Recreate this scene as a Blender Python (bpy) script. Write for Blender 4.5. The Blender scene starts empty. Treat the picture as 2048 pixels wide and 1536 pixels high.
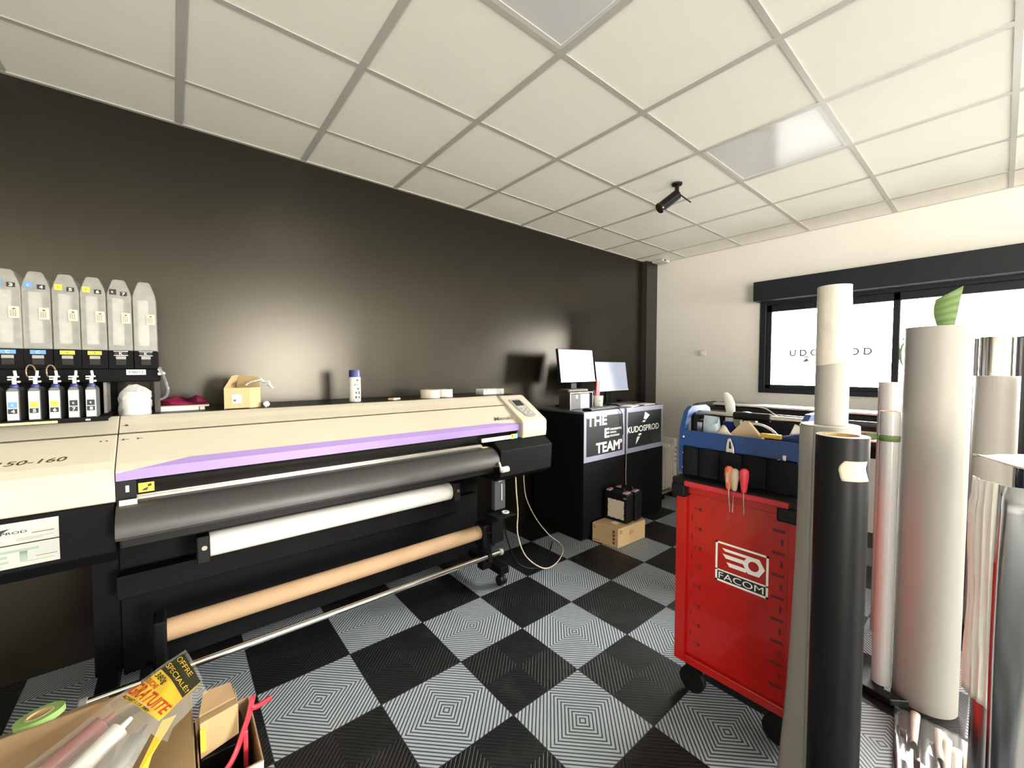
import bpy, bmesh, math, random
from mathutils import Vector, Matrix
random.seed(7)
S = bpy.context.scene
COL = S.collection
PI = math.pi

# ------------------------------------------------------------------ camera, sky, daylight, exposure
EYE, YAW, PITCH = Vector((0, 0, 1.436)), 0.6941, -0.0391
cam = bpy.data.cameras.new('camera')
cam.sensor_width = 36.0
cam.lens = 815.44 / 2048 * 36
cam.clip_start = 0.02
cob = bpy.data.objects.new('camera', cam)
COL.objects.link(cob)
fw = Vector((math.sin(YAW) * math.cos(PITCH), math.cos(YAW) * math.cos(PITCH), math.sin(PITCH)))
rt = Vector((math.cos(YAW), -math.sin(YAW), 0))
up = rt.cross(fw)
M = Matrix.Identity(4)
for i in range(3):
    M[i][0], M[i][1], M[i][2], M[i][3] = rt[i], up[i], -fw[i], EYE[i]
cob.matrix_world = M
S.camera = cob
S.view_settings.view_transform = 'Standard'
S.view_settings.look = 'None'
S.view_settings.gamma = 1
S.view_settings.use_curve_mapping = False
S.view_settings.exposure = 0.95

W = bpy.data.worlds.new('world')
S.world = W
W.use_nodes = True
wn = W.node_tree.nodes
wl = W.node_tree.links
bg = wn['Background']
bg.inputs[1].default_value = 9.0
tc = wn.new('ShaderNodeTexCoord')
sx = wn.new('ShaderNodeSeparateXYZ')
wl.new(tc.outputs['Generated'], sx.inputs[0])
mr = wn.new('ShaderNodeMapRange')
mr.inputs[1].default_value = -0.1
mr.inputs[2].default_value = 0.1
wl.new(sx.outputs[2], mr.inputs[0])
def wmix(fac, a, b):
    c = wn.new('ShaderNodeMix')
    c.data_type = 'RGBA'
    wl.new(fac, c.inputs[0])
    for k, v in ((6, a), (7, b)):
        if isinstance(v, tuple):
            c.inputs[k].default_value = v + (1,)
        else:
            wl.new(v, c.inputs[k])
    return c.outputs[2]


mx_ = wn.new('ShaderNodeMapRange')          # 0 towards the added openings, 1 towards the window side
mx_.inputs[1].default_value = -0.3
mx_.inputs[2].default_value = 0.5
wl.new(sx.outputs[0], mx_.inputs[0])
ground = wmix(mx_.outputs[0], (2.3, 2.17, 1.86), (0.28, 0.28, 0.26))     # ground glow raised to lift the ceiling, lowered on the window side
sky = wmix(mx_.outputs[0], (0.75, 0.71, 0.62), (8.0, 7.8, 7.2))          # brighter sky on the window side
wl.new(wmix(mr.outputs[0], ground, sky), bg.inputs[0])


def portal(name, loc, rot, sx_, sy_):
    l = bpy.data.lights.new(name, 'AREA')
    l.shape = 'RECTANGLE'
    l.size, l.size_y = sx_, sy_
    l.cycles.is_portal = True
    o = bpy.data.objects.new(name, l)
    o.location = loc
    o.rotation_euler = rot
    COL.objects.link(o)


XW, YW, H = 4.65, 2.836, 2.724          # white wall, black wall, ceiling
X0, Y0 = -2.4, -7.0                     # walls behind the camera
portal('daylight_window', (XW + 0.20, -0.25, 1.62), (0, PI / 2, 0), 0.9, 3.7)
portal('daylight_added_bay', (X0 - 0.12, -3.85, 1.25), (0, -PI / 2, 0), 2.5, 2.8)  # portal for the added, unseen left opening
portal('daylight_added_rear', (2.45, Y0 - 0.12, 1.25), (PI / 2, 0, 0), 2.2, 2.5)  # portal for the added, unseen rear glazing


# ------------------------------------------------------------------ materials
def lin(h):
    if isinstance(h, (tuple, list)):
        return tuple(h[:3])
    h = h.lstrip('#')
    c = [int(h[i:i + 2], 16) / 255 for i in (0, 2, 4)]
    return tuple(x / 12.92 if x <= 0.04045 else ((x + 0.055) / 1.055) ** 2.4 for x in c)


MATS = {}


def mat(name, col, rough=0.5, metal=0.0, spec=0.5, var=0.06, scale=8.0, bump=0.0, bscale=60.0, trans=0.0, alpha=1.0,
        emit=None, estr=0.0, coat=0.0, stretch=None):
    if name in MATS:
        return MATS[name]
    m = bpy.data.materials.new(name)
    m.use_nodes = True
    nt = m.node_tree
    n, l = nt.nodes, nt.links
    b = n['Principled BSDF']
    c = lin(col)
    b.inputs['Roughness'].default_value = rough
    b.inputs['Metallic'].default_value = metal
    b.inputs['Specular IOR Level'].default_value = spec
    b.inputs['Transmission Weight'].default_value = trans
    b.inputs['Alpha'].default_value = alpha
    b.inputs['Coat Weight'].default_value = coat
    t = n.new('ShaderNodeTexCoord')
    src = t.outputs['Object']
    if stretch:
        mp = n.new('ShaderNodeMapping')
        mp.inputs['Scale'].default_value = stretch
        l.new(src, mp.inputs[0])
        src = mp.outputs[0]
    nz = n.new('ShaderNodeTexNoise')
    nz.inputs['Scale'].default_value = scale
    nz.inputs['Detail'].default_value = 3
    l.new(src, nz.inputs['Vector'])
    mx = n.new('ShaderNodeMix')
    mx.data_type = 'RGBA'
    mx.inputs[6].default_value = tuple(x * (1 - var) for x in c) + (1,)
    mx.inputs[7].default_value = tuple(min(1, x * (1 + var)) for x in c) + (1,)
    l.new(nz.outputs[0], mx.inputs[0])
    l.new(mx.outputs[2], b.inputs['Base Color'])
    if bump:
        n2 = n.new('ShaderNodeTexNoise')
        n2.inputs['Scale'].default_value = bscale
        n2.inputs['Detail'].default_value = 2
        l.new(src, n2.inputs['Vector'])
        bp = n.new('ShaderNodeBump')
        bp.inputs['Strength'].default_value = bump
        bp.inputs['Distance'].default_value = 0.01
        l.new(n2.outputs[0], bp.inputs['Height'])
        l.new(bp.outputs[0], b.inputs['Normal'])
    if emit:
        b.inputs['Emission Color'].default_value = lin(emit) + (1,)
        b.inputs['Emission Strength'].default_value = estr
    MATS[name] = m
    return m


def film(name, col, fac, rough=0.15):
    """thin clear plastic: part see-through, part glossy"""
    if name in MATS:
        return MATS[name]
    m = bpy.data.materials.new(name)
    m.use_nodes = True
    nt = m.node_tree
    n, l = nt.nodes, nt.links
    b = n['Principled BSDF']
    b.inputs['Base Color'].default_value = lin(col) + (1,)
    b.inputs['Roughness'].default_value = rough
    tr = n.new('ShaderNodeBsdfTransparent')
    mx = n.new('ShaderNodeMixShader')
    nz = n.new('ShaderNodeTexNoise')
    nz.inputs['Scale'].default_value = 30
    t = n.new('ShaderNodeTexCoord')
    l.new(t.outputs['Object'], nz.inputs['Vector'])
    ma = n.new('ShaderNodeMath')
    ma.operation = 'MULTIPLY_ADD'
    ma.inputs[1].default_value = 0.2
    ma.inputs[2].default_value = fac - 0.1
    l.new(nz.outputs[0], ma.inputs[0])
    l.new(ma.outputs[0], mx.inputs[0])
    l.new(tr.outputs[0], mx.inputs[1])
    l.new(b.outputs[0], mx.inputs[2])
    l.new(mx.outputs[0], n['Material Output'].inputs[0])
    MATS[name] = m
    return m


def floor_mat():
    m = bpy.data.materials.new('ribbed_floor_tiles')
    m.use_nodes = True
    nt = m.node_tree
    n, l = nt.nodes, nt.links
    b = n['Principled BSDF']

    def mth(op, a, b_=None, c=None):
        q = n.new('ShaderNodeMath')
        q.operation = op
        for i, v in enumerate((a, b_, c)):
            if v is None:
                continue
            if isinstance(v, (int, float)):
                q.inputs[i].default_value = v
            else:
                l.new(v, q.inputs[i])
        return q.outputs[0]
    g = n.new('ShaderNodeNewGeometry')
    sp = n.new('ShaderNodeSeparateXYZ')
    l.new(g.outputs['Position'], sp.inputs[0])
    u = mth('DIVIDE', mth('SUBTRACT', sp.outputs[0], 2.2488), 0.4)
    v = mth('DIVIDE', mth('SUBTRACT', sp.outputs[1], 2.0515), 0.4)
    fu, fv = mth('FLOOR', u), mth('FLOOR', v)
    par = mth('FLOORED_MODULO', mth('ADD', fu, fv), 2.0)
    cu = mth('ABSOLUTE', mth('SUBTRACT', mth('SUBTRACT', u, fu), 0.5))
    cv = mth('ABSOLUTE', mth('SUBTRACT', mth('SUBTRACT', v, fv), 0.5))
    d = mth('ADD', cu, cv)
    rib = mth('SINE', mth('MULTIPLY', d, 2 * PI * 19))
    ribm = n.new('ShaderNodeMapRange')
    ribm.inputs[1].default_value = -0.75
    ribm.inputs[2].default_value = 0.0
    l.new(rib, ribm.inputs[0])
    edge = mth('LESS_THAN', mth('MAXIMUM', cu, cv), 0.4935)
    hgt = mth('MULTIPLY', ribm.outputs[0], edge)
    nz = n.new('ShaderNodeTexNoise')
    nz.inputs['Scale'].default_value = 5
    nz.inputs['Detail'].default_value = 5
    l.new(g.outputs['Position'], nz.inputs['Vector'])
    dust = n.new('ShaderNodeMapRange')
    dust.inputs[1].default_value = 0.55
    dust.inputs[2].default_value = 0.8
    dust.inputs[4].default_value = 0.03
    l.new(nz.outputs[0], dust.inputs[0])

    def ramp(lo, hi):
        x = n.new('ShaderNodeMix')
        x.data_type = 'RGBA'
        x.inputs[6].default_value = lo + (1,)
        x.inputs[7].default_value = hi + (1,)
        l.new(hgt, x.inputs[0])
        return x.outputs[2]
    grey = ramp((0.045, 0.053, 0.058), (0.32, 0.365, 0.405))
    blk = ramp((0.003, 0.003, 0.0035), (0.010, 0.010, 0.0115))
    mx = n.new('ShaderNodeMix')
    mx.data_type = 'RGBA'
    l.new(par, mx.inputs[0])
    l.new(grey, mx.inputs[6])
    l.new(blk, mx.inputs[7])
    add = n.new('ShaderNodeMix')
    add.data_type = 'RGBA'
    add.inputs[7].default_value = (0.5, 0.5, 0.48, 1)
    l.new(dust.outputs[0], add.inputs[0])
    l.new(mx.outputs[2], add.inputs[6])
    l.new(add.outputs[2], b.inputs['Base Color'])
    b.inputs['Roughness'].default_value = 0.48
    b.inputs['Specular IOR Level'].default_value = 0.28
    bp = n.new('ShaderNodeBump')
    bp.inputs['Strength'].default_value = 0.5
    bp.inputs['Distance'].default_value = 0.004
    l.new(hgt, bp.inputs['Height'])
    l.new(bp.outputs[0], b.inputs['Normal'])
    return m


M_blackwall = mat('black_wall_paint', (0.0045, 0.0036, 0.0018), 0.28, spec=0.62, bump=0.012, bscale=60, var=0.12, scale=2)
M_blackwall.node_tree.nodes['Principled BSDF'].inputs['Specular Tint'].default_value = (1.0, 0.92, 0.78, 1)
M_white = mat('white_wall_paint', (0.70, 0.68, 0.64), 0.7, bump=0.012, bscale=120, var=0.02)
M_tile = mat('ceiling_tile', (0.93, 0.91, 0.83), 0.85, spec=0.2, bump=0.04, bscale=200, var=0.015)
M_grid = mat('ceiling_grid_enamel', (0.50, 0.49, 0.45), 0.33)
M_cream = mat('cream_plastic', (0.48, 0.435, 0.345), 0.38, var=0.02)
M_violet = mat('violet_plastic', '#8d77ad', 0.4, var=0.03)
M_black = mat('black_plastic', (0.005, 0.005, 0.0055), 0.42, spec=0.22)
M_blackm = mat('black_painted_steel', (0.0035, 0.0035, 0.0042), 0.6, spec=0.10, bump=0.04, bscale=250)
M_apron = mat('grey_black_apron_steel', (0.034, 0.033, 0.032), 0.42, bump=0.03, bscale=300)
M_smoke = mat('smoked_acrylic', (0.012, 0.011, 0.010), 0.12)
M_steel = mat('brushed_steel', (0.62, 0.60, 0.55), 0.28, metal=1.0, stretch=(2, 40, 40))
M_chrome = mat('chrome', (0.82, 0.82, 0.80), 0.12, metal=1.0)
M_paper = mat('white_paper', (0.66, 0.65, 0.62), 0.75, var=0.02)
M_kraft = mat('kraft_card', (0.36, 0.235, 0.135), 0.75, bump=0.04, bscale=150)
M_card = mat('cardboard', (0.36, 0.235, 0.125), 0.8, bump=0.06, bscale=90, stretch=(1, 1, 6))
M_cardl = mat('light_cardboard', (0.44, 0.305, 0.155), 0.8, bump=0.05, bscale=90)
M_anth = mat('anthracite_aluminium', '#171b20', 0.42, spec=0.3)
M_red = mat('red_enamel', (0.38, 0.004, 0.002), 0.28, coat=0.3, var=0.03)
M_reddk = mat('dark_red_slot', (0.10, 0.004, 0.004), 0.6)
M_blue = mat('blue_plastic', (0.006, 0.042, 0.17), 0.45, bump=0.08, bscale=300)
M_cloth = mat('black_fabric', (0.006, 0.006, 0.008), 0.85, spec=0.2, bump=0.25, bscale=350)
M_whitep = mat('white_plastic', (0.64, 0.63, 0.59), 0.35)
M_greyp = mat('grey_plastic', (0.28, 0.27, 0.25), 0.45)
M_lilac = mat('lilac_grey_vinyl', '#8f90a6', 0.4)
M_darkvinyl = mat('charcoal_vinyl', '#22282a', 0.35)
M_letter = mat('white_lettering', (0.85, 0.86, 0.82), 0.5)
M_ink = mat('black_print', (0.012, 0.012, 0.012), 0.6)
M_dark = mat('black_recess', (0.004, 0.004, 0.004), 0.7)
M_bluel = mat('blue_label', '#5b8cc0', 0.5)
M_yell = mat('yellow_label', '#e8c63c', 0.5)
M_yell2 = mat('bright_yellow_card', '#d9b636', 0.45)
M_greent = mat('green_masking_tape', '#627a48', 0.7)
M_lime = mat('pale_green_tape', '#93b66a', 0.55)
M_vinyl = mat('satin_white_vinyl', (0.34, 0.325, 0.295), 0.5, var=0.02, stretch=(1, 1, 0.1))
M_gloss = mat('glossy_white_film', (0.52, 0.515, 0.51), 0.14, coat=0.5, var=0.02)
M_mirror = mat('mirror_film', (0.80, 0.78, 0.74), 0.13, metal=1.0, var=0.03, stretch=(6, 6, 0.3))
M_silver = mat('silver_film', (0.46, 0.48, 0.50), 0.22, metal=1.0, var=0.05, stretch=(6, 6, 0.3))
M_blackroll = mat('black_vinyl', (0.005, 0.005, 0.006), 0.42, spec=0.22, var=0.1)
M_core = mat('card_core', (0.60, 0.43, 0.24), 0.8)
M_cream2 = mat('masking_paper', (0.58, 0.53, 0.41), 0.8, bump=0.1, bscale=60)
M_clear = film('clear_plastic', (0.75, 0.75, 0.72), 0.35)
M_haze = film('milky_plastic', (0.46, 0.455, 0.42), 0.5, 0.3)
M_shop = mat('red_plastic', (0.62, 0.035, 0.06), 0.42)
M_pink = film('magenta_bag', (0.32, 0.02, 0.09), 0.7, 0.2)
M_screen = mat('lit_screen', (0.04, 0.04, 0.045), 0.3, emit='#cdd4ea', estr=0.40)
M_wood = mat('pale_wood', (0.60, 0.45, 0.30), 0.7, stretch=(2, 14, 14))
M_orange = mat('orange_rubber', (0.55, 0.12, 0.06), 0.5)
M_beige = mat('beige_rubber', (0.42, 0.34, 0.25), 0.55)
M_navy = mat('navy_cap', '#1f2a6e', 0.4)
M_rad = mat('radiator_enamel', (0.68, 0.66, 0.60), 0.4)


# ------------------------------------------------------------------ mesh building
class MB:
    def __init__(s):
        s.b = bmesh.new()

    def box(s, x0, x1, y0, y1, z0, z1):
        v = [s.b.verts.new(p) for p in ((x0, y0, z0), (x1, y0, z0), (x1, y1, z0), (x0, y1, z0), (x0, y0, z1), (x1, y0, z1), (x1, y1, z1), (x0, y1, z1))]
        for f in ((3, 2, 1, 0), (4, 5, 6, 7), (0, 1, 5, 4), (1, 2, 6, 5), (2, 3, 7, 6), (3, 0, 4, 7)):
            s.b.faces.new([v[i] for i in f])
        return s

    def obox(s, c, sx_, sy_, sz_, mat3):
        """box of full size about centre c with 3x3 rotation"""
        c = Vector(c)
        vs = []
        for z in (-.5, .5):
            for x, y in ((-.5, -.5), (.5, -.5), (.5, .5), (-.5, .5)):
                vs.append(s.b.verts.new(c + mat3 @ Vector((x * sx_, y * sy_, z * sz_))))
        for f in ((3, 2, 1, 0), (4, 5, 6, 7), (0, 1, 5, 4), (1, 2, 6, 5), (2, 3, 7, 6), (3, 0, 4, 7)):
            s.b.faces.new([vs[i] for i in f])
        return s

    def poly(s, pts):
        s.b.faces.new([s.b.verts.new(p) for p in pts])
        return s

    def prism(s, pts, d):
        """closed outline pts swept along vector d"""
        d = Vector(d)
        a = [s.b.verts.new(p) for p in pts]
        c = [s.b.verts.new(Vector(p) + d) for p in pts]
        k = len(a)
        s.b.faces.new(a[::-1])
        s.b.faces.new(c)
        for i in range(k):
            s.b.faces.new((a[i], a[(i + 1) % k], c[(i + 1) % k], c[i]))
        return s

    def prof(s, yz, x0, x1):
        return s.prism([(x0, y, z) for y, z in yz], (x1 - x0, 0, 0))

    def rings(s, rings, caps=True, closed=False):
        vs = [[s.b.verts.new(p) for p in r] for r in rings]
        k = len(vs[0])
        n = len(vs)
        for i in range(n if closed else n - 1):
            a, c = vs[i], vs[(i + 1) % n]
            for j in range(k):
                s.b.faces.new((a[j], a[(j + 1) % k], c[(j + 1) % k], c[j]))
        if caps and not closed:
            s.b.faces.new(vs[0][::-1])
            s.b.faces.new(vs[-1])
        return s

    def lathe(s, c, prof, n=40, axis='z', closed=False):
        """prof: (radius, height) pairs about a point"""
        rs = []
        for r, h in prof:
            q = []
            for i in range(n):
                a = 2 * PI * i / n
                p = {'z': (r * math.cos(a), r * math.sin(a), h), 'x': (h, r * math.cos(a), r * math.sin(a)), 'y': (r * math.sin(a), h, r * math.cos(a))}[axis]
                q.append(Vector(c) + Vector(p))
            rs.append(q)
        return s.rings(rs, True, closed)

    def cyl(s, p, q, r, r2=None, n=20):
        p, q = Vector(p), Vector(q)
        d = (q - p).normalized()
        a = d.orthogonal().normalized()
        b = d.cross(a)
        r2 = r if r2 is None else r2
        return s.rings([[p + (a * math.cos(2 * PI * i / n) + b * math.sin(2 * PI * i / n)) * r for i in range(n)],
                        [q + (a * math.cos(2 * PI * i / n) + b * math.sin(2 * PI * i / n)) * r2 for i in range(n)]])

    def tube(s, pts, r, n=10, flat=1.0, smooth=True):
        pts = [Vector(p) for p in pts]
        if smooth and len(pts) > 2:
            o = []
            for i in range(len(pts) - 1):
                p0, p1, p2, p3 = pts[max(i - 1, 0)], pts[i], pts[i + 1], pts[min(i + 2, len(pts) - 1)]
                for t in (0, .2, .4, .6, .8):
                    o.append(.5 * ((2 * p1) + (p2 - p0) * t + (2 * p0 - 5 * p1 + 4 * p2 - p3) * t * t + (3 * p1 - p0 - 3 * p2 + p3) * t ** 3))
            pts = o + [pts[-1]]
        rs = []
        a = None
        for i, p in enumerate(pts):
            d = (pts[min(i + 1, len(pts) - 1)] - pts[max(i - 1, 0)]).normalized()
            a = d.orthogonal().normalized() if a is None else (a - d * a.dot(d)).normalized()
            b = d.cross(a)
            rs.append([p + a * (math.cos(2 * PI * j / n) * r) + b * (math.sin(2 * PI * j / n) * r * flat) for j in range(n)])
        return s.rings(rs)

    def build(s, name, m, parent=None, bevel=0.0, smooth=False, seg=2):
        bmesh.ops.recalc_face_normals(s.b, faces=s.b.faces)
        me = bpy.data.meshes.new(name)
        s.b.to_mesh(me)
        s.b.free()
        me.materials.append(m)
        o = bpy.data.objects.new(name, me)
        COL.objects.link(o)
        if parent is not None:
            o.parent = parent
            o.matrix_parent_inverse = Matrix.Translation(-parent.location)
        if smooth:
            me.polygons.foreach_set('use_smooth', [True] * len(me.polygons))
            me.set_sharp_from_angle(angle=math.radians(40))
        if bevel:
            md = o.modifiers.new('edge', 'BEVEL')
            md.width = bevel
            md.segments = seg
            md.limit_method = 'ANGLE'
            md.angle_limit = math.radians(35)
        return o


def bx(name, x0, x1, y0, y1, z0, z1, m, parent=None, bevel=0.0):
    return MB().box(x0, x1, y0, y1, z0, z1).build(name, m, parent, bevel)


def tag(o, label, cat, group=None, kind=None):
    o['label'] = label
    o['category'] = cat
    if group:
        o['group'] = group
    if kind:
        o['kind'] = kind
    return o


def thing(name, label, cat, loc, group=None):
    o = bpy.data.objects.new(name, None)
    o.empty_display_size = 0.05
    o.location = loc
    COL.objects.link(o)
    return tag(o, label, cat, group)


def struct(o, label=None):
    o['kind'] = 'structure'
    if label:
        o['label'] = label
    return o


def text(name, body, org, right, upv, w, h, m, parent=None, bold=0.0, shear=0.0, lift=0.0008, fn=None):
    """flat lettering w x h metres, lower left corner at org"""
    cu = bpy.data.curves.new(name, 'FONT')
    cu.body = body
    cu.size = 1
    cu.offset = bold
    cu.shear = shear
    cu.extrude = 0.0
    cu.resolution_u = 3
    t = bpy.data.objects.new(name, cu)
    COL.objects.link(t)
    bpy.context.view_layer.update()
    me = bpy.data.meshes.new_from_object(t.evaluated_get(bpy.context.evaluated_depsgraph_get()))
    bpy.data.objects.remove(t)
    bpy.data.curves.remove(cu)
    xs = [v.co.x for v in me.vertices]
    ys = [v.co.y for v in me.vertices]
    ax, bx_, ay, by_ = min(xs), max(xs), min(ys), max(ys)
    right, upv = Vector(right).normalized(), Vector(upv).normalized()
    nrm = right.cross(upv)
    for v in me.vertices:
        a, b = (v.co.x - ax) / (bx_ - ax) * w, (v.co.y - ay) / (by_ - ay) * h
        v.co = Vector(fn(a, b)) if fn else Vector(org) + right * a + upv * b + nrm * lift
    me.materials.append(m)
    o = bpy.data.objects.new(name, me)
    COL.objects.link(o)
    if parent is not None:
        o.parent = parent
        o.matrix_parent_inverse = Matrix.Translation(-parent.location)
    return o


FX, UZ, FY = (1, 0, 0), (0, 0, 1), (0, -1, 0)      # front-facing right / up; right on things that face -x

# ------------------------------------------------------------------ room shell
fl = MB().poly([(X0, Y0, 0), (XW, Y0, 0), (XW, YW, 0), (X0, YW, 0)]).build('floor', floor_mat())
struct(fl, 'black and grey checkered floor of ribbed plastic tiles')
struct(bx('wall_back', X0 - .2, XW + .25, YW, YW + .2, 0, H + .2, M_blackwall), 'long black painted wall behind the printer')
VY0, VY1, VZ1 = -5.2, -2.5, 2.45        # unseen left opening, added to light the white wall and rolls
w = MB()
w.box(X0 - .2, X0, Y0 - .2, VY0, 0, H + .2).box(X0 - .2, X0, VY1, YW, 0, H + .2).box(X0 - .2, X0, VY0, VY1, VZ1, H + .2)
struct(w.build('wall_left', M_white))
gw = MB()
for k in range(4):
    y = VY0 + (VY1 - VY0 - .07) * k / 3
    gw.box(X0 - .09, X0 - .03, y, y + .07, .06, VZ1 - .07)
gw.box(X0 - .09, X0 - .03, VY0, VY1, 0, .06).box(X0 - .09, X0 - .03, VY0, VY1, VZ1 - .07, VZ1)
struct(gw.build('added_bay_glazing', M_anth))
# white wall with the window opening
WY0, WY1, WZ0, WZ1 = -2.10, 1.60, 1.185, 2.20
w = MB()
w.box(XW, XW + .25, Y0 - .2, WY0, 0, H + .2).box(XW, XW + .25, WY1, YW, 0, H + .2)
w.box(XW, XW + .25, WY0, WY1, 0, WZ0).box(XW, XW + .25, WY0, WY1, WZ1, H + .2)
struct(w.build('wall_right', M_white), 'white painted wall with the wide window')
GX0, GX1, GZ1 = 1.4, 3.5, 2.45  # unseen rear glazing, added as fill for the printer front and ceiling
w = MB()
w.box(X0, GX0, Y0 - .2, Y0, 0, H + .2).box(GX1, XW, Y0 - .2, Y0, 0, H + .2).box(GX0, GX1, Y0 - .2, Y0, GZ1, H + .2)
struct(w.build('wall_front', M_white))
gw = MB()
for k in range(4):
    x = GX0 + (GX1 - GX0 - .07) * k / 3
    gw.box(x, x + .07, Y0 - .09, Y0 - .03, .06, GZ1 - .07)
gw.box(GX0, GX1, Y0 - .09, Y0 - .03, 0, .06).box(GX0, GX1, Y0 - .09, Y0 - .03, GZ1 - .07, GZ1)
struct(gw.build('added_rear_glazing', M_anth))
struct(bx('trim_1', 4.42, XW, 2.770, YW, 0, H, mat('black_duct_paint', (0.022, 0.021, 0.018), 0.38)), 'black boxed duct in the corner of the walls')

# suspended ceiling: tiles sit a little above the grid faces
GXo, GYo = 0.0569, 2.9976
xs = [X0] + [GXo + .6 * i for i in range(-4, 8) if X0 < GXo + .6 * i < XW - .02] + [XW]
ys = [Y0] + sorted(GYo - .6 * j for j in range(1, 18) if Y0 < GYo - .6 * j < YW) + [YW]
LED = [(GXo + .6, GYo - 2.4), (GXo + 2.4, GYo - 2.4), (GXo - 1.2, GYo - 2.4), (GXo + .6, GYo - 4.8), (GXo + 2.4, GYo - 4.8)]
cm = MB()
for i in range(len(xs) - 1):
    for j in range(len(ys) - 1):
        if any(abs(xs[i] - a) < .01 and abs(ys[j] - b) < .01 for a, b in LED):
            continue
        cm.box(xs[i] + .0155, xs[i + 1] - .0155, ys[j] + .011, ys[j + 1] - .011, H + .0045, H + .02)
cm.box(X0 - .2, XW + .25, Y0 - .2, YW + .2, H + .03, H + .2)
struct(cm.build('ceiling', M_tile), 'suspended ceiling of square white tiles')
g = MB()
for x in xs[1:-1]:
    g.box(x - .0165, x + .0165, Y0, YW, H, H + .012)
for y in ys[1:-1]:
    g.box(X0, XW, y - .0115, y + .0115, H + .0006, H + .0115)
for a, b, c, d in ((X0, XW, YW - .02, YW), (X0, XW, Y0, Y0 + .02), (XW - .02, XW, Y0, YW), (X0, X0 + .02, Y0, YW)):
    g.box(a, b, c, d, H - .001, H + .012)
struct(g.build('trim_2', M_grid), 'white metal grid carrying the ceiling tiles')
M_led = mat('led_diffuser', (0.66, 0.66, 0.66), 0.16, var=0.01)
LEDLAB = ['switched-off ceiling light panel straight above the printer at the top edge of the photo',
          'switched-off glossy ceiling light panel nearest the security camera, catching the window glare']
for k, (a, b) in enumerate(LED[:2]):
    t = thing('ceiling_light', LEDLAB[k], 'light', (a + .3, b + .3, H), 'ceiling light panels')
    f = MB()
    f.box(a + .012, a + .03, b + .012, b + .588, H + .001, H + .018).box(a + .57, a + .588, b + .012, b + .588, H + .001, H + .018)
    f.box(a + .03, a + .57, b + .012, b + .03, H + .001, H + .018).box(a + .03, a + .57, b + .57, b + .588, H + .001, H + .018)
    f.build('frame', M_whitep, t)
    bx('diffuser', a + .03, a + .57, b + .03, b + .57, H + .004, H + .014, M_led, t)

# window frame, mullions, glass, shutter box
wf = MB()
xa, xb = XW - .02, XW + .06
wf.box(xa, xb, WY1 - .055, WY1, WZ0, 2.11).box(xa, xb, WY0, WY0 + .055, WZ0, 2.11)
wf.box(xa, xb, WY0 + .055, WY1 - .055, WZ0, WZ0 + .045).box(xa, xb, WY0 + .055, WY1 - .055, 2.065, 2.11)
wfo = struct(wf.build('window_1', M_anth, bevel=.004), 'wide dark-framed sliding window in the white wall')
ss = MB()
xa, xb = XW + .005, XW + .05
for a, b in ((.555, 1.545), (-.47, .60), (-2.045, -.43)):
    ss.box(xa, xb, a, a + .045, WZ0 + .045, 2.065).box(xa, xb, b - .045, b, WZ0 + .045, 2.065)
    ss.box(xa, xb, a, b, WZ0 + .045, WZ0 + .085).box(xa, xb, a, b, 2.0, 2.065)
    xa, xb = xa + .0007, xb + .0007
ss.build('sash', M_anth, wfo, bevel=.003)
gl = bpy.data.materials.new('window_glass')
gl.use_nodes = True
n, l = gl.node_tree.nodes, gl.node_tree.links
tr, gs, mx, fr = n.new('ShaderNodeBsdfTransparent'), n.new('ShaderNodeBsdfGlossy'), n.new('ShaderNodeMixShader'), n.new('ShaderNodeFresnel')
gs.inputs['Roughness'].default_value = 0.02
l.new(fr.outputs[0], mx.inputs[0])
l.new(tr.outputs[0], mx.inputs[1])
l.new(gs.outputs[0], mx.inputs[2])
l.new(mx.outputs[0], n['Material Output'].inputs[0])
bx('glass', XW + .024, XW + .030, WY0 + .06, WY1 - .06, WZ0 + .05, 2.06, gl, wfo)
M_decal = mat('grey_green_window_film', '#5f7070', 0.6)
XG = XW + .0225
text('lettering', 'U D O S P R O D', (XG, 1.345, 1.548), FY, UZ, .62, .070, M_decal, wfo, bold=.045)
MB().poly([(XG, 1.20, 1.535), (XG, 1.265, 1.47), (XG, 1.235, 1.49), (XG, 1.18, 1.50)]).poly([(XG, 1.235, 1.55), (XG, 1.19, 1.55), (XG, 1.175, 1.538), (XG, 1.22, 1.538)]).build('emblem', M_decal, wfo)
cv = MB()
pts_o = [(.517, 1.665), (.545, 1.63), (.559, 1.566), (.55, 1.49), (.515, 1.412)]
pts_i = [(.517, 1.655), (.533, 1.61), (.539, 1.56), (.534, 1.49), (.515, 1.412)]
for k in range(4):
    cv.poly([(XG,) + pts_o[k], (XG,) + pts_o[k + 1], (XG,) + pts_i[k + 1], (XG,) + pts_i[k]])
cv.poly([(XG, .553, 1.672), (XG, .50, 1.705), (XG, .505, 1.655), (XG, .53, 1.668)])
cv.build('leaf_emblem', mat('green_window_film', '#7f9a72', 0.6), wfo)
sb = bx('window_3', XW - .20, XW, -2.25, 1.605, 2.095, 2.285, M_anth, None, .006)
struct(sb, 'dark roller shutter box above the window')

# ------------------------------------------------------------------ large format printer
P = thing('wide_format_printer', 'long cream and violet wide-format printer along the black wall', 'printer', (0.7, 2.4, 0))
XL, XS, XC, XR = -0.65, -0.175, 1.83, 2.06
top = [(2.38, 1.226), (2.345, 1.214), (2.32, 1.199), (2.275, 1.173)]
# body behind the covers
MB().prof([(2.78, .76), (2.78, 1.226), (2.40, 1.226), (2.29, 1.16), (2.20, 1.06), (2.20, .76)], XL, XR).build('body', M_black, P)
bx('deck', XL, XR, 2.385, 2.80, 1.2262, 1.2322, M_black, P, .002)
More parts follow.
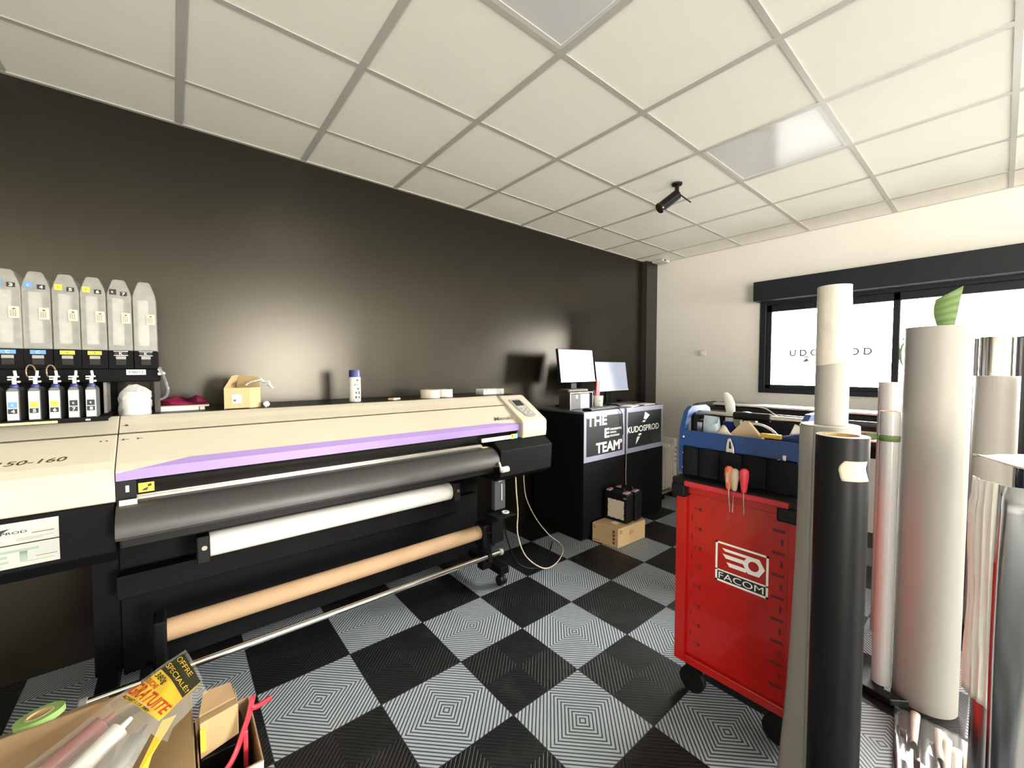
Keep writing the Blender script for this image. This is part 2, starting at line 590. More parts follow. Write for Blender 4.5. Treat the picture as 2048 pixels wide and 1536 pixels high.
# upper cream strip and hinged cover in front
for a, b, nm in ((XL, XS - .0015, 'end_cover'), (XS + .0015, XC, 'top_cover')):
    MB().prof([(2.40, 1.2265), (2.385, 1.2335), (2.372, 1.232)] + [(2.35, 1.2195), (2.32, 1.199), (2.277, 1.1735), (2.30, 1.165), (2.40, 1.20)], a, b).build(nm, M_cream, P, .002)
MB().prof([(2.271, 1.1685), (2.13, 1.072), (2.105, 1.05), (2.105, 1.011), (2.135, 1.008), (2.15, 1.05), (2.30, 1.155)], XS + .0015, XC).build('front_cover', M_cream, P, .002)
# violet band lies on the lower edge of the front cover and tapers at its left end
BA, BB, BC = Vector((0, 2.13, 1.072)), Vector((0, 2.105, 1.05)), Vector((0, 2.105, 1.011))
LCB, LBA = (BB - BC).length, (BA - BB).length


def bandp(x, d):
    p = BC + (BB - BC) * (d / LCB) if d <= LCB else BB + (BA - BB) * ((d - LCB) / LBA)
    return p + Vector((x, -.0015, .0006))


vb = MB()
prev = None
for x, hi in ((XS + .002, .030), (-.10, .042), (-.03, .056), (.045, LCB + LBA), (1.62, LCB + LBA), (XC - .001, .052)):
    q = [bandp(x, 0), bandp(x, min(hi, LCB)), bandp(x, hi)]
    if prev:
        for i in range(2):
            vb.poly([prev[i], q[i], q[i + 1], prev[i + 1]])
    prev = q
vb.build('violet_band', M_violet, P)
# left cover (ink side)
lc = MB().prof([(2.271, 1.1685), (2.14, 1.085), (2.112, 1.06), (2.10, 1.03), (2.10, .938), (2.14, .925), (2.30, .925), (2.30, 1.155)], XL, XS - .0015).build('left_cover', M_cream, P, .003)
lsl = Vector((0, .131, .0835)).normalized()
lno = Vector((0, -.0835, .131)).normalized()
text('lettering', 'CJV150-160', None, FX, UZ, .252, .030, mat('dark_olive_print', '#3a3a22', .5), P, bold=.012, shear=.25, fn=lambda a, b: Vector((-.555 + a, 2.14, 1.085)) + lsl * (.020 + b) + lno * .0008)
for x in (-.222, -.205):
    MB().lathe((x, 2.243, 1.148), [(.0035, -.004), (.0035, .004)], 10, 'y').build('screw', M_ink, P)
for x in (-.158, -.115):
    MB().box(x, x + .016, 2.2405, 2.246, 1.1495, 1.1505).lathe((x, 2.243, 1.15), [(.003, -.004), (.003, .004)], 10, 'y').build('indicator', M_ink, P)
MB().lathe((-.152, 2.322, 1.196), [(.006, -.008), (.006, .008)], 12, 'y').build('plug', M_ink, P)
# control panel on the right
cp = MB().prof([(2.40, 1.2265), (2.37, 1.232), (2.345, 1.228), (2.095, 1.075), (2.085, 1.06), (2.085, .99), (2.09, .955), (2.30, .955), (2.40, 1.0)], XC + .0015, XR).build('panel_housing', M_cream, P, .006)
sl = Vector((0, .25, .153)).normalized()                # up the slope
nr = Vector((0, -.153, .25)).normalized()
R3 = Matrix((Vector((1, 0, 0)), sl, nr)).transposed()
def onslope(u, v, h=0.0):
    """u across (m), v up the slope from its lower edge (m)"""
    return Vector((XC, 2.095, 1.075)) + Vector((u, 0, 0)) + sl * v + nr * h
out = []
for u, v in ((.075, .045), (.105, .03), (.155, .032), (.175, .05), (.165, .10), (.165, .23), (.155, .245), (.06, .245), (.05, .23), (.055, .12), (.062, .10)):
    out.append(onslope(u, v, -.002))
key = MB().prism(out, nr * .006).build('control_panel', M_greyp, P, .002)
MB().obox(onslope(.108, .195, .0055), .07, .062, .003, R3).build('screen', mat('dark_lcd', (.03, .03, .03), .2), key)
for u, v in ((.075, .145), (.095, .147), (.115, .147), (.137, .147), (.11, .125), (.088, .11), (.135, .108), (.11, .095), (.088, .075), (.14, .075)):
    p = onslope(u, v, .004)
    MB().cyl(p, p + nr * .002, .0062, n=12).build('button', mat('pale_grey_button', (.5, .48, .44), .5), key)
text('brand_lettering', 'Mimaki', (1.64, 2.146, 1.084), FX, Vector((0, .83, .557)), .165, .036, mat('grey_print', '#55524c', .5), P, bold=.004, shear=.35, lift=.0015)
# smoked window, platen rail, rail strip with warning labels
MB().prof([(2.125, 1.008), (2.14, 1.0), (2.165, .955), (2.20, .955), (2.20, 1.03), (2.14, 1.03)], XS, XC + .001).build('smoked_window', M_smoke, P)
r = MB()
r.box(XS, 1.52, 2.135, 2.19, .937, .945).box(XS, 1.52, 2.123, 2.133, .927, .939)
r.build('platen_rail', M_steel, P, .002)
ml = bx('media_guide', 1.50, 1.79, 2.096, 2.108, .962, .986, mat('cream_label', (.78, .72, .52), .5), P)
bx('warning_label', 1.735, 1.765, 2.0945, 2.0958, .960, .992, M_yell, ml)
bx('notice_label', 1.766, 1.792, 2.0945, 2.0958, .960, .992, mat('sky_label', '#69a7dc', .5), ml)
text('pictogram', '!', (1.743, 2.0940, .966), FX, UZ, .008, .02, M_ink, ml, bold=.02)
for a in (-.162,):
    wl_ = bx('warning_label', -.112, -.066, 2.111, 2.1122, .957, .993, M_yell, P)
    MB().poly([(-.104, 2.1102, .963), (-.088, 2.1102, .963), (-.082, 2.1102, .975), (-.094, 2.1102, .972)]).poly([(-.086, 2.1102, .976), (-.074, 2.1102, .978), (-.074, 2.1102, .988), (-.084, 2.1102, .986)]).build('pictogram', M_ink, wl_)
    bx('end_cap', XS, -.118, 2.113, 2.16, .93, 1.008, M_black, P)
    bx('small_label', -.148, -.138, 2.111, 2.1125, .965, .99, M_paper, P)
# curved apron
ap = [(2.17, .928), (2.13, .928), (2.09, .924), (2.058, .912), (2.034, .893), (2.018, .868), (2.010, .842), (2.010, .822)]
ai = [(y + .012, z - .012) for y, z in ap[::-1]]
MB().prof(ap + [(2.02, .818)] + ai, XS + .002, 1.575).build('apron', M_apron, P, smooth=True)
bx('hazard_label', -.165, -.115, 2.0845, 2.0858, .922, .942, mat('cream_label', (.78, .72, .52), .5), P)
bx('warning_label', 1.50, 1.545, 2.094, 2.125, .9275, .9295, mat('pale_yellow_label', '#e2d68a', .5), P)
bx('lower_guide', XS + .01, 1.56, 2.05, 2.13, .768, .83, M_black, P, .006)
# black side boxes under the covers
MB().prof([(2.115, .93), (2.115, .745), (2.15, .70), (2.60, .70), (2.60, .93)], XL, XS - .004).build('left_box', M_blackm, P, .004)
MB().prof([(2.10, .955), (2.02, .905), (2.03, .735), (2.08, .70), (2.60, .70), (2.60, .955)], 1.59, XR - .01).build('right_box', M_blackm, P, .004)
# stand: legs, feet with castors, cross beams
for x in (-.24, 1.64):
    MB().box(x - .045, x + .045, 2.42, 2.56, .12, .72).build('leg', M_blackm, P, .004)
    ft = MB().box(x - .035, x + .035, 2.045, 2.80, .085, .135).build('foot', M_blackm, P, .004)
    for y in (2.085, 2.74):
        w = MB().lathe((x - .012, y, .033), [(.033, -.011), (.033, .011)], 20, 'x').lathe((x + .014, y, .033), [(.033, -.011), (.033, .011)], 20, 'x')
        w.cyl((x, y, .05), (x, y, .09), .012)
        w.build('castor', M_black, ft, .003)
bx('cross_beam', -.2, 1.6, 2.30, 2.36, .475, .575, M_blackm, P, .004)
bx('back_panel', -.2, 1.6, 2.62, 2.64, .40, .76, M_blackm, P)
bx('stand_panel', -.195, 1.595, 2.395, 2.41, .104, .70, M_blackm, P, .003)
bx('rear_beam', -.2, 1.6, 2.50, 2.56, .14, .22, M_blackm, P, .004)
# right hand extras: lever, key card plate, shelf
lv = MB().cyl((1.585, 2.01, .79), (1.64, 2.01, .79), .019).obox((1.572, 2.003, .815), .012, .012, .065, Matrix.Rotation(-.35, 3, 'Y')).build('clamp_lever', M_whitep, P, .003)
sp = bx('control_plate', 1.60, 1.69, 2.10, 2.135, .50, .725, mat('slate_panel', '#3b3d45', .5), P, .004)
bx('slot', 1.655, 1.661, 2.0975, 2.102, .56, .67, M_whitep, sp)
bx('label', 1.63, 1.66, 2.0975, 2.102, .685, .705, M_lilac, sp)
sh = MB().box(1.55, 1.70, 2.0, 2.16, .478, .488).box(1.555, 1.65, 2.07, 2.15, .30, .478).build('side_shelf', M_blackm, P, .002)
# take-up unit: brackets, motor, tension bar
bx('takeup_bracket', -.085, -.045, 2.10, 2.22, .10, .43, M_blackm, P, .008)
mo = MB().box(1.505, 1.60, 2.09, 2.20, .27, .425).build('takeup_motor', M_black, P, .012)
bx('motor_seam', 1.545, 1.602, 2.0875, 2.0905, .368, .373, M_steel, mo)
text('motor_lettering', 'TAKE UP', (1.555, 2.0895, .295), FX, UZ, .03, .012, M_letter, mo)
bx('takeup_leg', 1.515, 1.59, 2.12, 2.18, .12, .275, M_blackm, P, .004)
tb = MB().cyl((-.262, 2.05, .243), (1.60, 2.05, .243), .0155, n=20).build('tension_bar', M_chrome, P, smooth=True)
MB().cyl((-.285, 2.05, .243), (-.262, 2.05, .243), .02, n=20).cyl((1.60, 2.05, .243), (1.622, 2.05, .243), .02, n=20).build('end_cap', M_greyp, tb, .002)
bx('bar_arm', 1.50, 1.53, 2.03, 2.16, .205, .262, M_black, P, .005)
bx('bar_arm', -.12, -.09, 2.03, 2.16, .205, .262, M_black, P, .005)
# feed roll holders
for x0, x1 in ((.06, .107), (1.345, 1.39)):
    h_ = MB().box(x0, x1, 2.18, 2.395, .59, .71).build('roll_holder', M_black, P, .006)
    MB().cyl((x1 - .02, 2.175, .66), (x1 - .02, 2.18, .66), .01).build('knob', M_steel, h_)
pr = MB()
pr.lathe((.1085, 2.25, .648), [(.026, 0), (.054, 0), (.054, 1.235), (.026, 1.235)], 40, 'x', True)
pr = pr.build('media_roll', M_paper, smooth=True)
tag(pr, 'white media roll loaded below the printer apron', 'paper roll')
kt = MB()
kt.lathe((-.043, 2.15, .367), [(.036, 0), (.0435, 0), (.0435, 1.547), (.036, 1.547)], 36, 'x', True)
kt = kt.build('cardboard_tube', M_kraft, smooth=True)
tag(kt, 'long brown cardboard tube on the take-up arms above the steel bar', 'tube')
# printed cards stuck on the left box
for zz, nm, lb in (((.842, .915), 'printed_card', 'upper white business-logo card stuck on the black printer base'), ((.762, .838), 'printed_card', 'lower white card with big pale grey letters on the printer base')):
    t = thing(nm, lb, 'card', (-.40, 2.113, zz[0]), 'printed cards on the printer base')
    bx('sheet', -.53, -.322, 2.1115, 2.1142, zz[0], zz[1], mat('printed_card_stock', (.40, .41, .38), .6), t)
    fy = 2.1112
    if zz[0] > .8:
        text('lettering', 'KUDOSPROD', (-.53, fy, .877), FX, UZ, .135, .009, M_ink, t, bold=.02, lift=0)
        MB().poly([(-.482, fy - .0002, .855), (-.455, fy - .0002, .889), (-.462, fy - .0002, .893), (-.432, fy - .0002, .898), (-.450, fy - .0002, .885), (-.474, fy - .0002, .855)]).build('emblem', M_ink, t)
        ls = [(-.385, -.333, .871, .874), (-.42, -.335, .858, .859), (-.42, -.36, .853, .854), (-.50, -.45, .855, .856)]
    else:
        text('lettering', 'ET', (-.49, fy, .780), FX, UZ, .12, .043, mat('pale_grey_print', '#8a9b92', .6), t, bold=.03, lift=0)
        ls = [(-.378, -.328, .789, .791), (-.41, -.335, .777, .778), (-.52, -.45, .770, .771)]
    for a, b, c, d in ls:
        MB().poly([(a, fy, c), (b, fy, c), (b, fy, d), (a, fy, d)]).build('fine_print', mat('grey_print', '#55524c', .5), t)

# ------------------------------------------------------------------ ink rack with bulk tanks and refill bottles
K = thing('ink_rack', 'black steel ink rack carrying the tall tanks on the printer', 'rack', (-.35, 2.55, 1.2322))
bx('tank_shelf', -.66, -.045, 2.46, 2.72, 1.375, 1.432, M_blackm, K, .004)
bx('post', -.066, -.046, 2.48, 2.50, 1.2327, 1.375, mat('brown_black_steel', '#2c2524', .5), K)
bx('post', -.066, -.046, 2.69, 2.71, 1.2327, 1.375, mat('brown_black_steel', '#2c2524', .5), K)
bx('back_plate', -.66, -.20, 2.66, 2.665, 1.2327, 1.375, M_blackm, K)
bx('side_plate', -.235, -.225, 2.52, 2.66, 1.2327, 1.375, M_greyp, K)
lb = bx('name_label', -.156, -.092, 2.4585, 2.4605, 1.406, 1.429, M_paper, K)
text('lettering', 'MBIS3', (-.147, 2.4583, 1.412), FX, UZ, .046, .011, M_ink, lb, lift=.0004)
tr_ = MB().box(-.66, -.20, 2.26, 2.60, 1.2345, 1.2385).box(-.66, -.20, 2.255, 2.262, 1.228, 1.246).build('drip_tray', M_blackm, K, .001)
bx('tray_label', -.66, -.335, 2.2530, 2.2545, 1.2305, 1.2395, mat('yellow_white_label', '#e6d68c', .5), K)
bx('tray_label', -.262, -.249, 2.2530, 2.2545, 1.234, 1.240, M_paper, K)
TANK = [(-.491, 'C', 'C', '3'), (-.4125, 'C', 'C', '4'), (-.332, 'Y', 'Y', '5'), (-.2525, 'Y', 'Y', '6'), (-.172, 'K', 'K', '7'), (-.0905, 'K', None, None)]
LCOL = {'C': (M_bluel, M_letter), 'Y': (M_yell, M_ink), 'K': (M_ink, M_letter)}
for x, c, stk, num in TANK:
    lbl = ('translucent ink tank with a %s label and black number %s sticker' % ({'C': 'blue C', 'Y': 'yellow Y', 'K': 'black K'}[c], num)) if num else 'translucent ink tank without number sticker at the free end of the rack'
    t = thing('ink_tank', lbl, 'ink tank', (x, 2.56, 1.432), 'ink tanks on the rack')
    hw = .0385
    o2 = [(x - hw, 1.512), (x + hw, 1.512), (x + hw, 1.755), (x + .034, 1.775), (x + .021, 1.815), (x + .015, 1.821), (x - .015, 1.821), (x - .021, 1.815), (x - .034, 1.775), (x - hw, 1.755)]
    MB().prism([(a, 2.48, z) for a, z in o2], (0, .20, 0)).build('shell', M_haze, t, .003)
    bx('ink_pouch', x - .026, x + .012, 2.50, 2.56, 1.535, 1.745, M_paper, t, .008)
    ba = bx('holder', x - .0395, x + .0395, 2.475, 2.69, 1.4325, 1.513, M_blackm, t, .002)
    y = 2.4738
    m1, m2 = LCOL[c]
    l1 = bx('colour_label', x - .021, x + .021, y - .001, y + .001, 1.492, 1.508, m1, ba)
    text('letter', c, (x - .005, y - .0012, 1.4945), FX, UZ, .010, .011, m2, l1, lift=.0003)
    if c == 'K':
        for q in ((x - .023, x + .023, 1.490, 1.492), (x - .023, x + .023, 1.508, 1.510)):
            bx('label_border', q[0], q[1], y - .001, y + .001, q[2], q[3], M_letter, l1)
    bx('latch', x - .016, x + .016, y - .006, y + .001, 1.474, 1.488, M_greyp, ba, .002)
    bx('recess', x - .016, x + .016, y - .0006, y + .001, 1.450, 1.473, M_dark, ba)
    y = 2.4792
    if stk:
        l2 = bx('colour_sticker', x - .030, x - .008, y - .001, y + .0005, 1.755, 1.778, m1, t)
        text('letter', stk, (x - .023, y - .0012, 1.761), FX, UZ, .007, .009, m2, l2, lift=.0003)
        l3 = bx('number_sticker', x + .004, x + .026, y - .001, y + .0005, 1.752, 1.770, M_ink, t)
        text('number', num, (x + .010, y - .0012, 1.755), FX, UZ, .010, .012, M_letter, l3, bold=.02, lift=.0003)
    l4 = bx('instruction_sticker', x + .006, x + .034, y - .001, y + .0005, 1.632, 1.678, M_cream2, t)
    q = MB().poly([(x + .014, y - .0012, 1.668), (x + .020, y - .0012, 1.664), (x + .026, y - .0012, 1.668), (x + .020, y - .0012, 1.672)])
    for k in range(4):
        for s_ in (0, 1, 2):
            q.poly([(x + .010 + .006 * s_, y - .0012, 1.658 - .006 * k), (x + .014 + .006 * s_, y - .0012, 1.658 - .006 * k), (x + .014 + .006 * s_, y - .0012, 1.661 - .006 * k), (x + .010 + .006 * s_, y - .0012, 1.661 - .006 * k)])
    q.build('fine_print', mat('grey_print', '#55524c', .5), l4)
BOT = [(-.503, 'C', '3'), (-.450, 'C', '4'), (-.3985, 'Y', '5'), (-.3475, 'Y', '6'), (-.2975, 'K', '7'), (-.2505, 'K', '8')]
for x, c, num in BOT:
    m1, m2 = LCOL[c]
    t = thing('ink_bottle', 'small white-fronted ink bottle marked %s %s on the drip tray' % ({'C': 'blue C', 'Y': 'yellow Y', 'K': 'black K'}[c], num), 'bottle', (x, 2.36, 1.2385), 'ink bottles on the drip tray')
    hw = .0155
    bd = MB().prism([(x - hw, 2.30, 1.2388), (x + hw, 2.30, 1.2388), (x + hw, 2.30, 1.352), (x + hw - .006, 2.30, 1.364), (x - hw + .006, 2.30, 1.364), (x - hw, 2.30, 1.352)], (0, .10, 0)).build('body', mat('frosted_dark_plastic', (.10, .10, .095), .4), t, .004)
    bx('front_label', x - .0135, x + .0135, 2.2985, 2.3005, 1.246, 1.350, M_paper, bd)
    cl = bx('colour_label', x - .011, x + .0105, 2.297, 2.2987, 1.290, 1.312, m1, bd)
    text('letter', c, (x - .003, 2.2968, 1.297), FX, UZ, .006, .008, m2, cl, lift=.0003)
    nl = bx('number_label', x - .0115, x + .0105, 2.297, 2.2987, 1.269, 1.287, M_ink, bd)
    text('number', num, (x - .004, 2.2968, 1.272), FX, UZ, .009, .012, M_letter, nl, bold=.02, lift=.0003)
    MB().lathe((x, 2.33, 1.364), [(.013, -.004), (.011, .008), (.008, .012)], 16).build('cap', M_navy, t)
    v = MB().lathe((x, 2.33, 1.374), [(.0058, 0), (.0058, .028)], 14).box(x - .015, x + .012, 2.322, 2.338, 1.400, 1.406).box(x - .015, x - .004, 2.322, 2.338, 1.391, 1.396)
    v.cyl((x + .004, 2.33, 1.404), (x + .001 + (.004 if num in '57' else 0), 2.335, 1.426), .0042).cyl((x + .010, 2.33, 1.385), (x + .010, 2.345, 1.385), .004)
    v.build('valve', M_whitep, t, .001)
    if num in '56':
        MB().tube([(x + .002, 2.332, 1.424), (x - .004, 2.335, 1.442), (x - .014, 2.338, 1.447), (x - .022, 2.338, 1.435), (x - .022, 2.338, 1.41), (x - .012, 2.335, 1.395)], .0022, 8).build('hose', film('tan_hose', '#9a8260', .6), t)
# filter tube at the end of the rack
t = thing('filler_hose', 'clear filler hose with white clamp hanging at the rack end', 'hose', (-.04, 2.47, 1.30))
MB().tube([(-.045, 2.452, 1.440), (-.036, 2.45, 1.412), (-.024, 2.46, 1.37), (-.018, 2.46, 1.335), (-.026, 2.465, 1.305), (-.046, 2.47, 1.292)], .006, 10).build('hose', film('bluish_hose', '#77777f', .55), t, smooth=True)
MB().obox((-.039, 2.455, 1.411), .026, .012, .012, Matrix.Rotation(-.15, 3, 'Y')).cyl((-.041, 2.455, 1.415), (-.049, 2.455, 1.434), .005).build('clamp', M_whitep, t, .002)

# ------------------------------------------------------------------ things on the printer deck
DZ = 1.2322


def loose_bag(name, c, rx, rz, h, m, parent, seed, n=22, rings=9, top=.5):
    rnd = random.Random(seed)
    rs = []
    for k in range(rings):
        f = k / (rings - 1)
        q = []
        for i in range(n):
            a = 2 * PI * i / n
            rr = 1 + .12 * math.sin(3 * a + seed) * f + rnd.uniform(-.07, .07)
            rr *= 1 - (1 - top) * max(0, f - .7) / .3
            q.append(Vector(c) + Vector((rx * rr * math.cos(a), rz * rr * math.sin(a), h * f + rnd.uniform(-.004, .004) * (0 < k) + .02 * f * math.cos(a * 2 + seed))))
        rs.append(q)
    return MB().rings(rs, True).build(name, m, parent, smooth=True)


t = thing('wipe_roll', 'white paper roll in a crumpled clear bag left of the books', 'paper roll', (-.125, 2.43, DZ))
MB().lathe((-.125, 2.43, DZ + .001), [(.016, .002), (.044, .002), (.046, .06), (.044, .100), (.016, .100)], 32, closed=True).build('roll', M_paper, t, smooth=True)
loose_bag('plastic_wrap', (-.128, 2.43, DZ + .0005), .053, .050, .112, M_clear, t, 3, top=.95)
tag(bx('notebook', -.05, .095, 2.50, 2.66, DZ + .0005, DZ + .0165, M_paper, None, .001), 'thin white-edged notebook at the bottom of the small stack', 'book')
tag(bx('paper_pad', .098, .118, 2.50, 2.66, DZ + .0005, DZ + .0155, M_paper, None, .001), 'narrow white paper block next to the notebook on the printer', 'paper')
t = thing('folder', 'dark red-topped folder lying on the white notebook', 'folder', (.035, 2.58, DZ + .0165))
bx('cover', -.05, .135, 2.50, 2.69, DZ + .024, DZ + .028, mat('maroon_card', (.10, .01, .02), .5), t)
MB().box(-.05, .135, 2.502, 2.69, DZ + .0167, DZ + .024).build('pages', M_cream2, t)
loose = loose_bag('plastic_bag', (.045, 2.585, DZ + .0285), .085, .06, .020, M_pink, None, 5, top=.6)
tag(loose, 'crumpled magenta plastic bag lying on the dark red folder', 'bag')
# opened small carton
t = thing('carton', 'small open cardboard carton on the printer deck', 'box', (.27, 2.50, DZ))
bm_ = MB()
cx0, cx1, cy0, cy1, cz = .190, .345, 2.43, 2.57, DZ + .105
A, Bq, Cq, Dq = (.190, 2.43), (.297, 2.43), (.352, 2.485), (.245, 2.56)
def wallp(p, q, z0, z1, th=.003):
    d = (Vector((q[0], q[1], 0)) - Vector((p[0], p[1], 0))).normalized()
    nn = Vector((-d.y, d.x, 0)) * th
    return [(p[0], p[1], z0), (q[0], q[1], z0), (q[0] + nn.x, q[1] + nn.y, z0), (p[0] + nn.x, p[1] + nn.y, z0)], (0, 0, z1 - z0)
for p, q in ((A, Bq), (Bq, Cq), (Cq, Dq), (Dq, A)):
    o_, d_ = wallp(p, q, DZ + .001, cz)
    bm_.prism(o_, d_)
bm_.prism([(a[0], a[1], DZ + .001) for a in (A, Bq, Cq, Dq)], (0, 0, .003))
bm_.build('carton_body', M_cardl, t)
MB().prism([(A[0], A[1], cz), (Dq[0], Dq[1], cz), (.262, 2.545, cz + .062), (.225, 2.455, cz + .058)], (.002, 0, .002)).build('flap', M_cardl, t)
MB().prism([(.255, 2.56, cz), (.352, 2.49, cz), (.345, 2.51, cz + .055), (.262, 2.565, cz + .06)], (0, .003, 0)).build('flap', M_cardl, t)
sk = bx('shipping_label', .222, .262, 2.4285, 2.4298, DZ + .03, DZ + .072, M_paper, t)
MB().poly([(.227, 2.4282, DZ + .037), (.239, 2.4282, DZ + .037), (.239, 2.4282, DZ + .049), (.227, 2.4282, DZ + .049)]).poly([(.243, 2.4282, DZ + .037), (.258, 2.4282, DZ + .037), (.258, 2.4282, DZ + .0385), (.243, 2.4282, DZ + .0385)]).build('print', mat('grey_print', '#55524c', .5), sk)
rnd = random.Random(11)
bgm = MB()
pv = None
for k in range(9):
    f = k / 8
    row = [Vector((.275 + .13 * f + .02 * rnd.random(), 2.47 + j * .022, cz + .012 + .032 * math.sin(f * 3.0) - .02 * f + rnd.uniform(-.008, .008))) for j in range(4)]
    if pv:
        for j in range(3):
            bgm.poly([pv[j], row[j], row[j + 1], pv[j + 1]])
    pv = row
b_ = bgm.build('plastic_sleeve', film('grey_film', (.6, .6, .56), .55), None)
b_.modifiers.new('thick', 'SOLIDIFY').thickness = .004
tag(b_, 'crumpled clear plastic sleeve spilling out of the small carton', 'bag')
bl = bmesh.new()
bmesh.ops.create_icosphere(bl, subdivisions=3, radius=.014)
for v in bl.verts:
    v.co *= 1 + rnd.uniform(-.25, .2)
    v.co += Vector((.375, 2.47, DZ + .0145))
q = MB()
q.b.free()
q.b = bl
tag(q.build('crumpled_foil', mat('white_foil', (.7, .7, .75), .3)), 'small crumpled white and blue scrap right of the carton', 'scrap')
# spray can
t = thing('spray_can', 'white spray can with a navy blue cap on the printer', 'spray can', (.845, 2.50, DZ))
c0 = (.845, 2.50, DZ)
cn = MB().lathe(c0, [(.030, .001), (.033, .004), (.033, .146), (.030, .15)], 32).build('can', M_whitep, t, smooth=True)
MB().lathe(c0, [(.0335, .15), (.0335, .178), (.031, .192), (.010, .192)], 32).build('cap', M_navy, t, smooth=True)
def oncan(a, b):
    th = (a - .028) / .0333
    return (.845 + .0336 * math.sin(th), 2.50 - .0336 * math.cos(th), DZ + b)
text('lettering', 'ANTI', None, FX, UZ, .042, .013, M_ink, cn, bold=.01, fn=lambda a, b: oncan(a + .012, b + .098))
pm = MB()
for a0, a1, z0, z1 in ((.026, .038, .125, .137), (.020, .03, .05, .062), (.037, .050, .045, .066), (.018, .03, .022, .036), (.036, .05, .02, .036), (.01, .056, .008, .018), (.012, .054, .090, .092), (.03, .045, .073, .085)):
    pm.poly([oncan(a0, z0), oncan((a0 + a1) / 2, z0), oncan(a1, z0), oncan(a1, z1), oncan((a0 + a1) / 2, z1), oncan(a0, z1)])
pm.build('printed_symbols', mat('charcoal_print', '#3a3f42', .6), cn)
q = MB().obox((1.08, 2.47, DZ + .008), .07, .045, .012, Matrix.Rotation(.5, 3, 'Z')).build('sanding_block', M_wood, None, .003)
tag(q, 'small tan block lying right of the spray can', 'block')
for i, (x, y, r_, hh, lab) in enumerate(((1.352, 2.50, .066, .055, 'wider cream roll of tape on the printer deck'), (1.487, 2.53, .052, .052, 'narrower white roll of tape next to the wider cream one'))):
    q = MB().lathe((x, y, DZ + .0008), [(.025, 0), (r_, 0), (r_, hh), (.025, hh)], 40, closed=True).build('tape_roll', M_cream2 if i == 0 else M_paper, smooth=True)
    tag(q, lab, 'tape', 'tape rolls on the printer deck')
t = thing('plastic_box', 'clear plastic box on the printer deck by the control panel', 'box', (1.90, 2.55, DZ))
bx('box_shell', 1.80, 2.0, 2.50, 2.60, DZ + .001, DZ + .044, M_clear, t, .003)
bx('contents', 1.81, 1.92, 2.51, 2.59, DZ + .003, DZ + .028, M_cream2, t, .003)
# tape ring on the side shelf
q = MB().lathe((1.655, 2.055, .4885), [(.013, 0), (.024, 0), (.024, .008), (.013, .008)], 28, closed=True).build('tape_ring', M_whitep, smooth=True)
tag(q, 'small white ring on the black side shelf of the printer', 'ring')
# cables
q = MB().tube([(1.78, 2.10, .715), (1.785, 2.10, .60), (1.80, 2.10, .45), (1.79, 2.09, .30), (1.84, 2.06, .14), (1.97, 2.02, .03), (2.13, 2.05, .0065), (2.32, 2.16, .0065), (2.40, 2.28, .007), (2.36, 2.36, .06), (2.27, 2.42, .20), (2.16, 2.42, .40), (2.10, 2.38, .60), (2.03, 2.30, .70)], .0042, 8).build('cable', mat('cream_cable', (.62, .56, .44), .5), smooth=True)
tag(q, 'pale cable looping from the printer down to the floor', 'cable')
bx('cable_plug', 1.755, 1.805, 2.085, 2.115, .70, .722, M_whitep, P, .003)
q = MB().tube([(1.70, 2.14, .475), (1.72, 2.13, .30), (1.80, 2.10, .09), (1.98, 2.08, .0065), (2.2, 2.2, .0065), (2.36, 2.32, .0065)], .0045, 8).build('electric_cable', M_black, smooth=True)
tag(q, 'thin black cord on the floor behind the pale cable', 'cable')

# ------------------------------------------------------------------ black cabinets with posters
CY, CZ = 2.17, 1.075
for x0, x1, lab in ((2.565, 3.138, 'black cabinet with the THE E TEAM poster, nearer the printer'), (3.144, 3.785, 'black cabinet with the KUDOSPROD poster, nearer the white wall')):
    t = thing('cabinet', lab, 'cabinet', ((x0 + x1) / 2, 2.47, 0), 'black cabinets by the corner')
    bx('carcass', x0, x1, CY + .02, 2.76, 0, CZ - .018, M_blackm, t, .002)
    bx('top_panel', x0 - .002, x1 + .002, CY + .002, 2.765, CZ - .018, CZ, mat('grey_edged_top', (.05, .05, .055), .45), t, .002)
    bx('door', x0 + .002, x1 - .002, CY, CY + .0195, .03, CZ - .02, M_blackm, t, .001)
    zz = .655
    po = thing('poster', '', '', (0, 0, 0)) if False else None
    pb = bx('poster', x0 + .004, x1 - .004, CY - .0022, CY - .0002, zz, CZ - .004, M_lilac, t)
    bx('poster_field', x0 + .035, x1 - .04, CY - .0034, CY - .0024, zz + .045, CZ - .045, M_darkvinyl, pb)
    f = CY - .0036
    if x0 < 3:
        text('headline', 'THE', (2.605, f, .949), FX, UZ, .262, .086, M_letter, pb, bold=.03)
        text('headline', 'E', (2.835, f, .836), FX, UZ, .070, .082, M_letter, pb, bold=.03)
        for k, s_ in enumerate(('EVENEMENTIEL', 'ETHIQUE &', 'ECOLOGIQUE')):
            text('subtitle', s_, (2.917, f, .895 - .029 * k), FX, UZ, (.165, .085, .13)[k], .017, M_letter, pb, bold=.02)
        text('headline', 'TEAM\u2019', (2.722, f, .714), FX, UZ, .365, .090, M_letter, pb, bold=.03)
    else:
        text('headline', 'KUDOSPROD', (3.17, f, .838), FX, UZ, .53, .058, M_letter, pb, bold=.02)
        e = MB()
        for pts in (((3.43, .955), (3.455, 1.02), (3.535, .985), (3.475, .945)), ((3.405, .925), (3.425, .940), (3.47, .938), (3.45, .923)), ((3.34, .805), (3.355, .823), (3.40, .821), (3.385, .803)), ((3.30, .725), (3.325, .795), (3.375, .793), (3.335, .75))):
            e.poly([(a, f - .0006, b) for a, b in pts])
        e.build('emblem', M_letter, pb)
